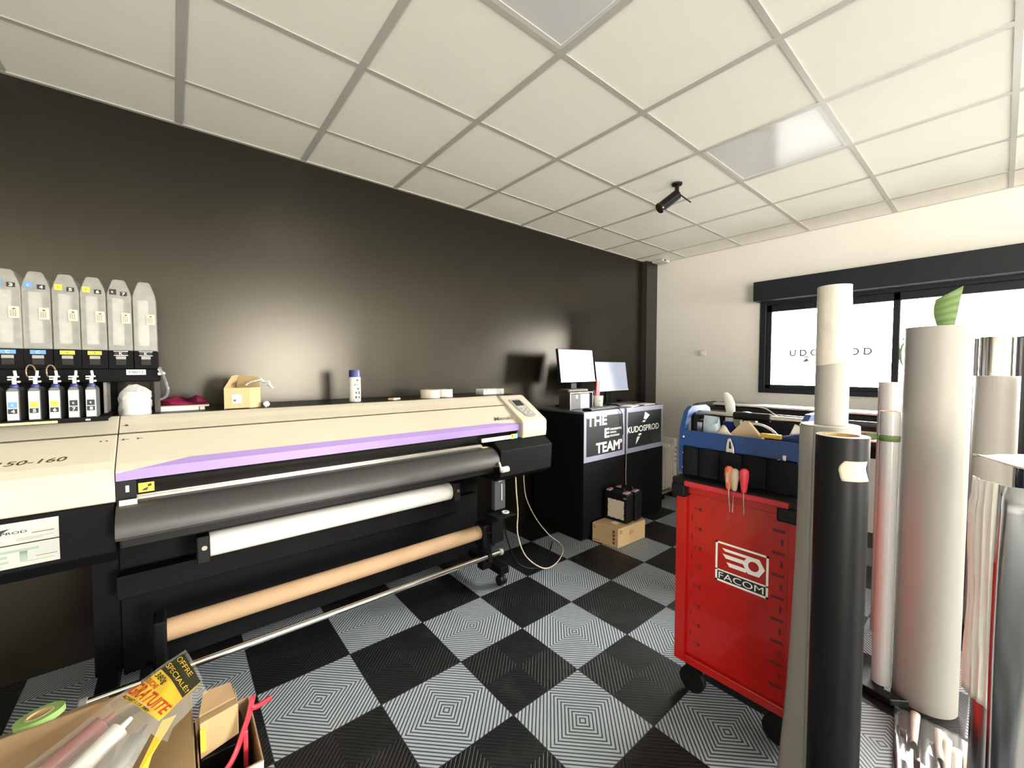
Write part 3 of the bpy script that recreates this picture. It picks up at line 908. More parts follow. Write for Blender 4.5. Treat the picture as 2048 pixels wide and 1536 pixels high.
q = MB().tube([(3.141, CY - .012, CZ + .004), (3.143, CY - .012, .95), (3.139, CY - .012, .80), (3.142, CY - .012, .62), (3.14, CY - .012, .45), (3.141, CY - .014, .36)], .004, 8).build('cord', mat('twisted_grey_cord', (.25, .22, .18), .7), smooth=True)
tag(q, 'grey cord hanging in the joint between the two black cabinets', 'cord')

# monitors
MON = [(2.655, 3.125, 2.505, 1.310, .300, 'taller standing lit monitor on the cabinet nearer the printer'), (3.172, 3.668, 2.505, 1.208, .292, 'lower standing lit monitor beside the red marker and pen cup')]
for x0, x1, yb, zb, hh, lab in MON:
    t = thing('monitor', lab, 'monitor', ((x0 + x1) / 2, 2.60, CZ), 'monitors on the cabinets')
    tl = math.radians(8)
    uv = Vector((0, math.sin(tl), math.cos(tl)))
    nv = Vector((0, -math.cos(tl), math.sin(tl)))
    Rm = Matrix((Vector((1, 0, 0)), -nv, uv)).transposed()
    c_ = Vector(((x0 + x1) / 2, yb, zb)) + uv * hh / 2
    cs = MB().obox(c_ - nv * .014, x1 - x0 + .010, .026, hh + .012, Rm).build('case', M_black, t, .003)
    MB().obox(c_ + nv * .0005, x1 - x0, .003, hh - .004, Rm).build('screen', M_screen, t)
    MB().obox(Vector(((x0 + x1) / 2, yb, zb + .005)) + nv * .0015, x1 - x0 + .008, .004, .014, Rm).build('bezel', mat('silver_bezel', (.6, .6, .64), .35), t)
    MB().box((x0 + x1) / 2 - .04, (x0 + x1) / 2 + .04, 2.565, 2.585, CZ + .01, zb + .14).box((x0 + x1) / 2 - .11, (x0 + x1) / 2 + .11, 2.52, 2.70, CZ + .0005, CZ + .012).build('stand', M_black, t, .003)
# desktop riser with devices
t = thing('document_tray', 'small silver-edged black rack under the taller monitor', 'rack', (2.76, 2.42, CZ))
f = MB().box(2.612, 2.918, 2.36, 2.49, CZ + .142, CZ + .148).box(2.612, 2.617, 2.36, 2.49, CZ + .0005, CZ + .142).box(2.913, 2.918, 2.36, 2.49, CZ + .0005, CZ + .142)
f.build('frame', M_steel, t)
bx('black_unit', 2.620, 2.755, 2.365, 2.485, CZ + .001, CZ + .135, mat('dark_grey_plastic', '#2f3236', .5), t, .003)
bx('grey_unit', 2.760, 2.885, 2.372, 2.485, CZ + .001, CZ + .135, M_lilac, t, .003)
bx('sticker', 2.692, 2.716, 2.3638, 2.3652, CZ + .095, CZ + .125, M_paper, t)
t = MB().box(2.60, 2.87, 2.37, 2.48, CZ + .1485, CZ + .178).build('shallow_tray', mat('metal_tray', (.07, .065, .055), .35, metal=.5), None, .012)
tag(t, 'shallow dark metal tray on the small rack under the taller monitor', 'tray')
t = thing('pen_cup', 'white pen cup on the cabinet top between the two monitors', 'cup', (3.03, 2.39, CZ))
MB().lathe((3.03, 2.39, CZ + .0005), [(.040, 0), (.045, .105), (.041, .105), (.036, .006)], 28).build('cup', M_whitep, t, smooth=True)
text('lettering', 'O', None, FX, UZ, .016, .02, M_ink, t, fn=lambda a, b: (3.03 + .0425 * math.sin(a / .0425 - .75), 2.39 - .0435 * math.cos(a / .0425 - .75), CZ + .055 + b))
q = MB().obox((3.022, 2.39, CZ + .165), .050, .014, .155, Matrix.Rotation(.06, 3, 'Y')).build('marker', M_shop, None, .004)
tag(q, 'flat red tool standing up in the white pen cup', 'marker')
for dx, m_, lab in ((.022, M_orange, 'orange pen leaning in the white pen cup'), (-.02, M_greyp, 'grey pen leaning in the white pen cup')):
    q = MB().cyl((3.03 + dx * .5, 2.40, CZ + .012), (3.03 + dx * 1.7, 2.41, CZ + .155), .004, n=8).build('pen', m_)
    tag(q, lab, 'pen')


def keyboard(c, w_, d_, rot, lab):
    t = thing('keyboard', lab, 'keyboard', (c[0], c[1], c[2]), 'keyboards on the cabinets')
    R = Matrix.Rotation(rot, 3, 'Z')
    MB().obox(Vector(c) + Vector((0, 0, .009)), w_, d_, .016, R).build('case', M_black, t, .003)
    k = MB()
    for i in range(14):
        for j in range(5):
            k.obox(Vector(c) + R @ Vector((-w_ / 2 + .02 + i * (w_ - .04) / 13, -d_ / 2 + .02 + j * (d_ - .04) / 4, .019)), (w_ - .04) / 13 * .82, (d_ - .04) / 4 * .8, .006, R)
    k.build('keys', mat('dark_grey_keys', (.035, .035, .035), .5), t)


keyboard((2.86, 2.225, CZ + .0005), .40, .095, .05, 'black keyboard at the front edge of the cabinet under the taller monitor')
keyboard((3.40, 2.375, CZ + .0005), .42, .13, .12, 'black keyboard in front of the lower monitor')
q = MB().tube([(2.98, 2.23, CZ + .015), (3.03, 2.18, CZ + .01), (3.06, 2.155, CZ - .03), (3.075, 2.155, .98), (3.085, 2.155, .90), (3.09, 2.158, .84)], .003, 8).build('mouse_cable', M_black, smooth=True)
tag(q, 'thin black cable hanging over the THE E TEAM poster', 'cable')
for k, (x, y, rz, lab) in enumerate(((3.32, 2.245, .25, 'white sheets of paper on the front edge of the KUDOSPROD cabinet'), (3.60, 2.262, .05, 'pale sheet of paper beside the black keyboard of the lower monitor'))):
    q = MB().obox((x, y, CZ + .0042), .20, .11, .007, Matrix.Rotation(rz, 3, 'Z')).build('paper_sheets', M_paper)
    tag(q, lab, 'paper')
q = MB().obox((3.70, 2.62, CZ + .016), .10, .06, .03, Matrix.Rotation(.2, 3, 'Z')).build('computer_mouse', M_black, None, .012)
tag(q, 'small dark device at the back end of the cabinet by the corner duct', 'device')

# drill cases on the parcel
t = thing('parcel', 'closed brown shipping carton on the floor before the cabinets', 'box', (2.84, 2.03, 0))
bo = MB().prism([(2.655, 2.145, .001), (2.688, 1.912, .001), (3.045, 1.895, .001), (3.02, 2.14, .001)], (0, 0, .155)).build('carton_body', M_cardl, t, .004)
pr_ = MB()
def onface(p, q, u, v, z):
    p, q = Vector((p[0], p[1], 0)), Vector((q[0], q[1], 0))
    d = (q - p)
    nn = Vector((d.y, -d.x, 0)).normalized() * .0008
    w_ = p + d * u + nn
    return (w_.x, w_.y, z)
L0, L1, L2 = (2.655, 2.145), (2.688, 1.912), (3.045, 1.895)
for u0, u1, z0, z1 in ((.80, .88, .115, .135), (.80, .88, .085, .105), (.80, .88, .055, .075), (.80, .88, .025, .045), (.04, .3, .018, .021)):
    pr_.poly([onface(L0, L1, u0, 0, z0), onface(L0, L1, u1, 0, z0), onface(L0, L1, u1, 0, z1), onface(L0, L1, u0, 0, z1)])
for face, uc, zc, r_ in ((0, .09, .125, .012), (1, .1, .125, .014)):
    a_, b_2 = (L0, L1) if face == 0 else (L1, L2)
    ln = (Vector(b_2) - Vector(a_)).length
    for k in range(16):
        t0, t1 = 2 * PI * k / 16, 2 * PI * (k + 1) / 16
        pr_.poly([onface(a_, b_2, uc + r_ * math.cos(t0) / ln, 0, zc + r_ * math.sin(t0)), onface(a_, b_2, uc + r_ * math.cos(t1) / ln, 0, zc + r_ * math.sin(t1)), onface(a_, b_2, uc + r_ * .65 * math.cos(t1) / ln, 0, zc + r_ * .65 * math.sin(t1)), onface(a_, b_2, uc + r_ * .65 * math.cos(t0) / ln, 0, zc + r_ * .65 * math.sin(t0))])
pr_.build('printed_marks', mat('brown_print', '#5b3d22', .7), bo)
bx('shipping_label', 2.76, 2.84, 1.985, 2.04, .1555, .1572, M_paper, t)
MB().obox(onface(L1, L2, .48, 0, .095), .05, .006, .035, Matrix.Rotation(-.05, 3, 'Z')).build('torn_flap', M_card, t, .002)


def drillcase(c, rot, lab, note):
    t = thing('tool_case', lab, 'case', (c[0], c[1], c[2]), 'black tool cases on the parcel')
    R = Matrix.Rotation(rot, 3, 'Z')
    C_ = Vector(c)
    LW, TD, HT = .215, .104, .245
    bd = MB().obox(C_ + Vector((0, 0, HT / 2 + .001)), LW, TD, HT, R).build('shell', M_black, t, .014)
    bd.modifiers['edge'].segments = 3
    h = MB()
    a = [R @ Vector((-.052, 0, HT - .01)), R @ Vector((-.047, 0, HT + .022)), R @ Vector((.047, 0, HT + .022)), R @ Vector((.052, 0, HT - .01))]
    h.tube([C_ + p for p in a], .009, 10, smooth=False)
    h.build('handle', M_black, t, smooth=True)
    for u in (-.078, .078):
        MB().obox(C_ + R @ Vector((u, -.012, HT + .004)), .035, .075, .012, R).build('latch', mat('grey_latch', (.25, .25, .27), .4), t, .003)
        MB().obox(C_ + R @ Vector((u, -.005, HT + .0115)), .022, .024, .005, R).build('latch_button', M_shop, t, .001)
    if note:
        k = []
        rn = random.Random(4)
        for i in range(20):
            for (ax, bx_) in (((-.10, .095), (.10, .095)), ((.10, .095), (.10, -.09)), ((.10, -.09), (-.10, -.09)), ((-.10, -.09), (-.10, .095))):
                pass
        def edge(p, q, n_):
            for i in range(n_):
                f_ = i / n_
                inset = .006 if i % 5 == 4 else 0
                x_, z_ = p[0] + (q[0] - p[0]) * f_, p[1] + (q[1] - p[1]) * f_
                k.append((x_ * (1 - inset * 9), z_ * (1 - inset * 9)))
        edge((-.075, .062), (.078, .062), 15)
        edge((.078, .062), (.078, -.095), 12)
        edge((.078, -.095), (-.075, -.095), 15)
        edge((-.075, -.095), (-.075, .062), 12)
        MB().prism([C_ + R @ Vector((x_, -TD / 2 - .0012, HT / 2 + .0 + z_)) for x_, z_ in k], R @ Vector((0, .001, 0))).build('masking_paper', M_cream2, t)
        MB().obox(C_ + R @ Vector((.085, -TD / 2 - .0005, HT - .035)), .024, .002, .012, R).build('badge', M_greyp, t)


drillcase((2.862, 2.030, .1572), -1.50, 'front black tool case with a taped-on cream paper sheet', True)
drillcase((2.972, 2.022, .1572), -1.50, 'rear black tool case standing behind the papered one', False)

# oil radiator beside the cabinets
t = thing('oil_radiator', 'cream oil-filled radiator on castors beside the KUDOSPROD cabinet', 'radiator', (4.2, 2.45, 0))
for k in range(4):
    x = 4.04 + .05 * k
    MB().box(x, x + .028, 2.30, 2.62, .12, .60).box(x + .008, x + .02, 2.27, 2.65, .14, .58).build('fin', M_rad, t, .008)
bx('control_box', 4.23, 4.30, 2.29, 2.63, .09, .66, M_rad, t, .012)
for k in range(4):
    bx('grille', 4.235 + .0, 4.302, 2.2865, 2.2895, .40 + .05 * k, .415 + .05 * k, M_greyp, t)
bx('axle', 4.05, 4.30, 2.33, 2.35, .06, .09, M_greyp, t)
bx('axle', 4.05, 4.30, 2.57, 2.59, .06, .09, M_greyp, t)
for x in (4.08, 4.27):
    for y in (2.34, 2.58):
        MB().lathe((x, y, .031), [(.030, -.012), (.030, .012)], 20, 'x').build('castor', M_black, t, .003)
# thermostat and ceiling devices
t = thing('thermostat', 'small square white dial thermostat on the white wall', 'thermostat', (XW, 2.198, 1.60))
bx('plate', XW - .012, XW, 2.157, 2.24, 1.57, 1.645, mat('ivory_plastic', (.66, .62, .54), .45), t, .004)
MB().lathe((XW - .012, 2.198, 1.607), [(.026, 0), (.024, -.012), (.018, -.014)], 24, 'x').build('dial', mat('ivory_plastic', (.66, .62, .54), .45), t, smooth=True)
t = thing('air_vent', 'white square air vent on the ceiling in the corner', 'vent', (4.53, 2.66, H))
bx('housing', 4.46, 4.60, 2.58, 2.73, H - .03, H - .0015, M_whitep, t, .006)
for k in range(3):
    bx('slat', 4.455, 4.46, 2.60, 2.71, H - .026 + .008 * k, H - .023 + .008 * k, M_greyp, t)
bx('grille_opening', 4.47, 4.52, 2.579, 2.5805, H - .024, H - .010, M_dark, t)
t = thing('security_camera', 'black bullet security camera hanging from the ceiling', 'camera', (2.741, 1.492, H))
MB().lathe((2.741, 1.492, H), [(.036, -.001), (.034, -.012), (.016, -.016)], 28).build('mount_plate', M_black, t, smooth=True)
MB().cyl((2.741, 1.492, H - .014), (2.735, 1.488, H - .075), .014).cyl((2.735, 1.488, H - .07), (2.70, 1.47, H - .105), .012).build('bracket', M_black, t, smooth=True)
p0, p1 = Vector((2.728, 1.478, H - .082)), Vector((2.622, 1.545, H - .180))
d = (p1 - p0).normalized()
MB().cyl(p0, p1, .034, n=28).build('housing', M_black, t, .006)
MB().cyl(p1, p1 + d * .012, .038, .036, n=28).cyl(p1 + d * .012, p1 + d * .014, .026, n=24).build('lens_hood', M_smoke, t, .002)
MB().cyl((2.745, 1.485, H - .068), (2.83, 1.435, H - .125), .0055, .004, n=10).build('antenna', M_black, t)

# ------------------------------------------------------------------ red tool trolley
TX, TY0, TY1 = 1.69, .445, .90
t = thing('tool_trolley', 'red roller tool cabinet with black top in front of the window', 'tool cabinet', (2.03, .67, 0))
bx('body', TX + .018, 2.37, TY0 + .005, TY1 - .005, .155, .934, M_red, t, .004)
fr_ = MB()
fr_.box(TX, TX + .02, TY1 - .045, TY1, .15, .934).box(TX, TX + .02, TY0, TY0 + .03, .15, .934)
fr_.box(TX, TX + .02, TY0 + .03, TY1 - .045, .15, .185).box(TX, TX + .02, TY0 + .03, TY1 - .045, .90, .934)
fr_.build('side_frame', M_red, t, .003)
xs_ = TX + .0172
for k in range(15):
    z = .835 - k * .042
    if k % 2 == 0:
        holes = ((TY1 - .105, TY1 - .093, .007, .007), (TY1 - .082, TY1 - .076, .004, .004), (TY0 + .044, TY0 + .085, .006, .004))
    else:
        holes = ((TY1 - .066, TY1 - .062, .012, .012), (TY0 + .05, TY0 + .057, .012, .012))
    for a, b, dn, du in holes:
        bx('slot', xs_, xs_ + .002, a, b, z - dn, z + du, M_reddk, t)
tp = MB().box(TX - .032, 2.41, TY0 - .01, TY1 + .005, .935, .968)
tp.build('worktop', M_black, t, .008)
for y0, y1 in ((TY0 - .012, TY0 + .06), (TY1 - .055, TY1 + .008)):
    for x0, x1 in ((TX - .034, TX + .045), (2.34, 2.412)):
        bx('corner_bumper', x0, x1, y0, y1, .885, .940, M_black, t, .008)
bx('push_bar', TX - .042, TX - .016, TY0 + .02, TY1 - .052, .938, .960, mat('matt_red_bar', (.48, .018, .03), .45), t, .006)
for x in (TX + .06, 2.30):
    for y in (TY0 + .06, TY1 - .06):
        cs = MB().lathe((x - .004, y, .056), [(.054, -.014), (.055, -.010), (.055, .010), (.054, .014)], 28, 'x')
        cs.build('castor_wheel', M_black, t, smooth=True)
        MB().box(x - .024, x - .019, y - .025, y + .025, .04, .14).box(x + .012, x + .017, y - .025, y + .025, .04, .14).box(x - .03, x + .025, y - .035, y + .035, .14, .155).build('castor_fork', M_black, t, .002)
# drawers on the far long side
for k in range(6):
    dw = bx('drawer', TX + .06, 2.33, TY1 - .006, TY1 + .010, .17 + k * .118, .28 + k * .118, M_red, t, .003)
    bx('drawer_handle', TX + .10, 2.29, TY1 + .010, TY1 + .018, .262 + k * .118, .275 + k * .118, M_steel, dw)
# badge on the side panel: border, winged nut, name strip
xb_ = TX + .0165
def yz(pts, dx=0.0):
    return [(xb_ - dx, a, b) for a, b in pts]
LY0, LY1, LZ0, LZ1 = .735, .540, .562, .727
bd = MB()
e_ = .008
for a0, a1, b0, b1 in ((LY0, LY1, LZ0, LZ0 + e_), (LY0, LY1, LZ1 - e_, LZ1), (LY0, LY0 - e_, LZ0, LZ1), (LY1 + e_, LY1, LZ0, LZ1), (LY0, LY1, .606, .612)):
    bd.poly(yz([(a0, b0), (a1, b0), (a1, b1), (a0, b1)]))
bdo = bd.build('badge', M_letter, t)
MB().poly(yz([(LY0 - .008, LZ0 + .008), (LY1 + .008, LZ0 + .008), (LY1 + .008, .606), (LY0 - .008, .606)])).build('name_strip', M_ink, bdo)
text('lettering', 'FACOM', (xb_ - .0004, LY0 - .014, LZ0 + .013), FY, UZ, .166, .026, M_letter, bdo, bold=.0)
nut = MB()
hx, hz, R_ = .592, .668, .040
hexo = [(hx - R_ * math.cos(math.radians(60 * k)), hz + R_ * math.sin(math.radians(60 * k))) for k in range(6)]
for k in range(6):
    for s_ in range(4):
        def hp(f):
            return (hexo[k][0] * (1 - f) + hexo[(k + 1) % 6][0] * f, hexo[k][1] * (1 - f) + hexo[(k + 1) % 6][1] * f)
        def cpnt(f):
            a = math.radians(60 * (k + f))
            return (hx - .019 * math.cos(a), hz + .019 * math.sin(a))
        nut.poly(yz([hp(s_ / 4), hp((s_ + 1) / 4), cpnt((s_ + 1) / 4), cpnt(s_ / 4)]))
for z0, z1, ys_, ye in ((.692, .703, .710, .605), (.664, .680, .707, .626), (.634, .650, .692, .614)):
    nut.poly(yz([(ys_, z1), (ye, z1), (ye + .004, z0), (ys_ - .012, z0)], .0001))
nut.build('winged_nut_emblem', M_letter, bdo)

# screwdrivers hanging through the rim
def driver(y, lean, m1, m2, hl, lab):
    t = thing('screwdriver', lab, 'screwdriver', (TX - .005 - .048, y, .97), 'screwdrivers hung on the trolley rim')
    x = TX - .060
    MB().lathe((x, y, .972), [(.008, 0), (.011, .012), (.0125, .03), (.0165, hl - .03), (.015, hl - .008), (.007, hl)], 18).build('handle', m1, t, smooth=True)
    if m2:
        MB().box(x - .0172, x - .012, y - .004, y + .004, 1.0, .972 + hl - .02).build('grip_stripe', m2, t, .001)
    MB().cyl((x, y, .972), (x + .004, y + lean, .885), .0022, n=8).build('shaft', M_chrome, t)
driver(.638, .006, M_beige, None, .082, 'front beige-handled screwdriver on the red trolley rim')
driver(.658, -.004, M_orange, M_beige, .088, 'orange and beige screwdriver just behind the plain beige one')
driver(.604, 0, M_shop, None, .088, 'red-handled screwdriver on the red trolley rim')

# ------------------------------------------------------------------ blue tool bag with tools
BZ = .9685
BX0, BX1, BY0, BY1 = 1.735, 2.02, .452, .905
t = thing('tool_bag', 'open blue and black tool bag standing on the red tool cabinet', 'tool bag', (1.88, .68, BZ))
q = MB().box(BX0 + .01, BX1 - .01, BY0 + .01, BY1 - .01, BZ + .0005, BZ + .012)
q.box(BX0 + .004, BX0 + .014, BY0 + .01, BY1 - .01, BZ + .012, BZ + .19).box(BX1 - .014, BX1 - .004, BY0 + .01, BY1 - .01, BZ + .012, BZ + .235)
q.build('liner', M_cloth, t)
bx('front_band', BX0 - .002, BX0 + .004, BY0, BY1, BZ + .125, BZ + .195, M_blue, t, .002)
bx('back_band', BX1 - .004, BX1 + .004, BY0, BY1, BZ + .13, BZ + .245, M_black, t, .006)
# five front pockets
yy = BY1 - .008
for wd in (.068, .085, .085, .085, .105):
    pk = MB()
    rs = []
    for k in range(9):
        f_ = k / 8
        bul = .014 * math.sin(PI * f_) ** .6
        yv = yy - wd * f_
        rs.append([(BX0 - .003 - bul, yv, BZ + .003), (BX0 - .003 - bul * 1.1, yv, BZ + .06), (BX0 - .003 - bul, yv, BZ + .118 + .010 * math.sin(PI * f_)), (BX0 + .003, yv, BZ + .120), (BX0 + .003, yv, BZ + .003)])
    pk.rings(rs).build('pocket', M_cloth, t, smooth=True)
    yy -= wd + .003
# end frames: blue arches
for y0, y1 in ((BY1 - .012, BY1 + .008), (BY0 - .008, BY0 + .012)):
    oo = [(BX0 - .004, BZ + .006), (BX0 - .006, BZ + .13), (BX0 + .0, BZ + .20), (BX0 + .035, BZ + .275), (BX0 + .07, BZ + .295), (BX1 - .08, BZ + .295), (BX1 - .04, BZ + .28), (BX1 + .0, BZ + .20), (BX1 + .004, BZ + .006)]
    ii = [(BX0 + .03, BZ + .17), (BX0 + .045, BZ + .22), (BX0 + .068, BZ + .255), (BX0 + .09, BZ + .265), (BX1 - .09, BZ + .265), (BX1 - .06, BZ + .25), (BX1 - .03, BZ + .17)]
    a = MB()
    # side pieces between outer and inner outline
    ring_o = oo[1:8]
    for k in range(6):
        a.prism([(ring_o[k][0], y0, ring_o[k][1]), (ring_o[k + 1][0], y0, ring_o[k + 1][1]), (ii[k + 1][0], y0, ii[k + 1][1]), (ii[k][0], y0, ii[k][1])], (0, y1 - y0, 0))
    a.prism([(BX0 - .004, y0, BZ + .006), (BX0 - .006, y0, BZ + .13), (ii[0][0], y0, ii[0][1]), (ii[-1][0], y0, ii[-1][1]), (BX1 + .004, y0, BZ + .20), (BX1 + .004, y0, BZ + .006)], (0, y1 - y0, 0))
    bmesh.ops.remove_doubles(a.b, verts=a.b.verts, dist=1e-5)
    a.build('end_frame', M_blue, t)
for y, z in ((.892, .165), (.892, .095), (.892, .03)):
    MB().lathe((BX0 - .004, y, BZ + z), [(.0045, 0), (.004, -.003)], 12, 'x').build('rivet', M_whitep, t)
MB().cyl((1.875, BY0, BZ + .262), (1.875, BY1, BZ + .262), .011, n=20).build('carry_bar', M_steel, t, smooth=True)
MB().cyl((1.875, .60, BZ + .262), (1.875, .74, BZ + .262), .0165, n=20).build('grip', M_black, t, smooth=True)
# tools in the bag
q = MB().tube([(1.955, .865, BZ + .10), (1.955, .865, BZ + .22), (1.955, .862, BZ + .27), (1.955, .845, BZ + .325)], .017, 12, .7)
t = thing('hand_brush', 'cream curved handle with blue collar sticking out of the tool bag', 'tool', (1.955, .82, BZ + .015))
rs = []
for z, dy, w1, w2 in ((.24, 0, .022, .013), (.30, -.002, .020, .012), (.34, .004, .023, .013), (.37, .014, .019, .011), (.385, .022, .008, .006)):
    rs.append([(1.955 + w2 * math.sin(2 * PI * k / 16), .79 + dy + w1 * math.cos(2 * PI * k / 16), BZ + z - .03) for k in range(16)])
q.b.free()
MB().rings(rs).build('handle', M_whitep, t, smooth=True)
bx('collar', 1.938, 1.972, .765, .815, BZ + .012, BZ + .225, mat('royal_blue_plastic', '#16287a', .4), t, .004)
q = MB().prism([(1.80, .76, BZ + .14), (1.80, .58, BZ + .14), (1.80, .585, BZ + .165), (1.80, .655, BZ + .248), (1.80, .675, BZ + .25), (1.80, .745, BZ + .17)], (.02, 0, .0)).build('wooden_float', M_wood, None, .003)
tag(q, 'triangular pale wooden piece sticking out of the tool bag', 'wood piece')
q = bx('spirit_level', 1.765, 1.785, .53, .60, BZ + .195, BZ + .212, mat('yellow_tool', '#d9b52e', .5), None, .002)
tag(q, 'yellow strip lying along the front rim of the tool bag', 'tool')
q = MB().prism([(1.845, .645 - .105 * math.cos(math.radians(a)), BZ + .135 + .105 * math.sin(math.radians(a))) for a in range(0, 181, 12)], (.012, 0, 0)).build('sanding_disc', M_black, None, .002)
tag(q, 'round black disc standing upright inside the tool bag', 'disc')
q = MB().rings([[(1.843 + dx, .645 - r_ * math.cos(math.radians(a)), BZ + .135 + r_ * math.sin(math.radians(a))) for dx, r_ in ((0, .098), (0, .107), (.004, .107), (.004, .098))] for a in range(45, 146, 10)]).build('disc_edge', M_whitep, bpy.data.objects['sanding_disc'])
q = loose_bag('foil_pack', (1.80, .80, BZ + .125), .022, .036, .115, film('blue_grey_foil', (.42, .50, .58), .85, .2), None, 9, top=.85)
tag(q, 'shiny blue-grey foil pack in the end of the tool bag', 'pack')
q = loose_bag('rag', (1.79, .745, BZ + .13), .022, .045, .075, M_cream2, None, 12, top=.5)
tag(q, 'crumpled pale rag beside the foil pack in the tool bag', 'rag')
t = thing('power_tool', 'dark battery tool with a silver label inside the end of the tool bag', 'tool', (1.84, .858, BZ + .012))
bx('tool_body', 1.815, 1.87, .835, .885, BZ + .014, BZ + .235, M_black, t, .012)
bx('label', 1.812, 1.816, .850, .872, BZ + .155, BZ + .225, M_steel, t)
q = MB().obox((1.83, .505, BZ + .195), .010, .035, .11, Matrix.Rotation(.35, 3, 'X')).build('scraper', M_steel, None, .002)
tag(q, 'grey metal blade standing up near the rolls in the tool bag', 'blade')
q = MB().obox((1.79, .505, BZ + .197), .012, .11, .03, Matrix.Rotation(-.22, 3, 'X')).build('file_tool', M_blue, None, .003)
tag(q, 'dark blue flat tool lying over the far front rim of the tool bag', 'tool')
q = MB().tube([(1.93, .75, BZ + .30), (1.93, .70, BZ + .302), (1.93, .64, BZ + .296), (1.92, .60, BZ + .275), (1.92, .56, BZ + .25)], .0025, 8).build('cable_tie', M_whitep, smooth=True)
t = thing('tape_measure', 'round silver-green tape roll behind the carry bar of the tool bag', 'tape', (1.94, .72, BZ + .012))
MB().lathe((1.945, .72, BZ + .23), [(.018, -.014), (.045, -.014), (.045, .014), (.018, .014)], 24, 'x', True).build('roll', mat('grey_green_tape', '#8b917c', .4), t, smooth=True)
MB().box(1.931, 1.959, .715, .725, BZ + .012, BZ + .188).build('stem', M_black, t)
bpy.data.objects['cable_tie'].parent = None
tag(bpy.data.objects['cable_tie'], 'white ribbed cable tie arching behind the carry bar', 'cable tie')
t = thing('pliers', 'open-jawed steel pliers in the front pocket of the tool bag', 'pliers', (BX0 - .014, .693, BZ + .08))
xx = BX0 - .0135
MB().prism([(xx, .710, BZ + .118), (xx, .677, BZ + .118), (xx, .679, BZ + .15), (xx, .693, BZ + .185), (xx, .703, BZ + .182), (xx, .709, BZ + .15)], (.007, 0, 0)).build('jaws', M_steel, t, .002)
MB().prism([(xx - .001, .697, BZ + .142), (xx - .001, .688, BZ + .142), (xx - .001, .692, BZ + .172), (xx - .001, .697, BZ + .17)], (.001, 0, 0)).build('jaw_gap', M_dark, t)
bx('grips', xx - .001, xx + .009, .673, .715, BZ + .108, BZ + .122, mat('dark_pink_grip', '#6e2630', .5), t, .003)
for y, h_, lab in ((.505, .145, 'taller white stick in the end pocket of the tool bag'), (.522, .128, 'shorter white stick in the end pocket of the tool bag')):
    q = bx('marker_stick', BX0 - .014, BX0 - .006, y - .006, y + .004, BZ + .119, BZ + h_, M_whitep, None, .002)
    tag(q, lab, 'stick')

# ------------------------------------------------------------------ laminator by the window
t = thing('laminator', 'black roll laminator with silver rails below the window', 'laminator', (4.05, 1.1, 0))
MB().prof([(0, 0)], 0, 0) if False else None
def profx(xz, y0, y1):
    return MB().prism([(x, y0, z) for x, z in xz], (0, y1 - y0, 0))
profx([(3.86, .78), (3.80, .88), (3.80, 1.02), (3.86, 1.085), (3.93, 1.10), (4.25, 1.10), (4.25, .78)], .42, 1.83).build('body', M_black, t, .02)
profx([(3.875, 1.096), (3.875, 1.110), (3.935, 1.116), (3.935, 1.102)], 0.43, 1.72).build('top_rail', M_steel, t)
profx([(3.79, .962), (3.79, .985), (3.805, .985), (3.805, .962)], 0.43, 1.72).build('lower_rail', M_steel, t)
profx([(3.55, .945), (3.55, .955), (3.80, .975), (3.80, .965)], .43, 1.70).build('feed_table', M_steel, t)
MB().cyl((3.785, .43, 1.035), (3.785, 1.74, 1.035), .022, n=20).build('roller', mat('dark_rubber', (.03, .028, .028), .25), t, smooth=True)
for y in (.50, 1.70):
    MB().box(3.86, 4.22, y - .05, y + .05, 0, .79).build('leg', M_blackm, t, .006)
bx('end_cover', 3.78, 4.27, 1.80, 1.90, .76, 1.105, M_black, t, .05)

# ------------------------------------------------------------------ film and vinyl rolls
def roll(name, lab, c, R, z0, z1, m, core=.038, cm=None, end=None, lean=None, group='rolls of film'):
    t = thing(name, lab, 'roll', (c[0], c[1], z0), group)
    body = MB().lathe((c[0], c[1], 0), [(R, z0 + .0005), (R, z1), (core + .006, z1), (core + .006, z0 + .0005)], 64, closed=True).build('film', m, t, smooth=True)
    MB().lathe((c[0], c[1], 0), [(core, z0 + .0005), (core + .0058, z0 + .0005), (core + .0058, z1 + .0012), (core, z1 + .0012)], 40, closed=True).build('core', cm or M_core, t, smooth=True)
    if end:
        MB().lathe((c[0], c[1], 0), [(core + .0062, z1 + .0002), (R - .0005, z1 + .0002), (R - .0005, z1 + .001), (core + .0062, z1 + .001)], 64, closed=True).build('roll_end', end, t)
    return t


def onroll(c, R, th, z, lift=.0012):
    """point on a roll: th = angle from the side facing the camera, positive to its right"""
    b = math.atan2(-c[1], -c[0]) + th
    return (c[0] + (R + lift) * math.cos(b), c[1] + (R + lift) * math.sin(b), z)


def patch(name, outline, c, R, m, parent, lift=.0012):
    """outline: list of (th_left, th_right, z) from bottom to top"""
    p = MB()
    N = 10
    rows = [[p.b.verts.new(onroll(c, R, a + (b - a) * k / N, z, lift)) for k in range(N + 1)] for a, b, z in outline]
    for i in range(len(rows) - 1):
        for k in range(N):
            p.b.faces.new((rows[i][k], rows[i][k + 1], rows[i + 1][k + 1], rows[i + 1][k]))
    o = p.build(name, m, parent, smooth=True)
    o.modifiers.new('thick', 'SOLIDIFY').thickness = .0006
    return o


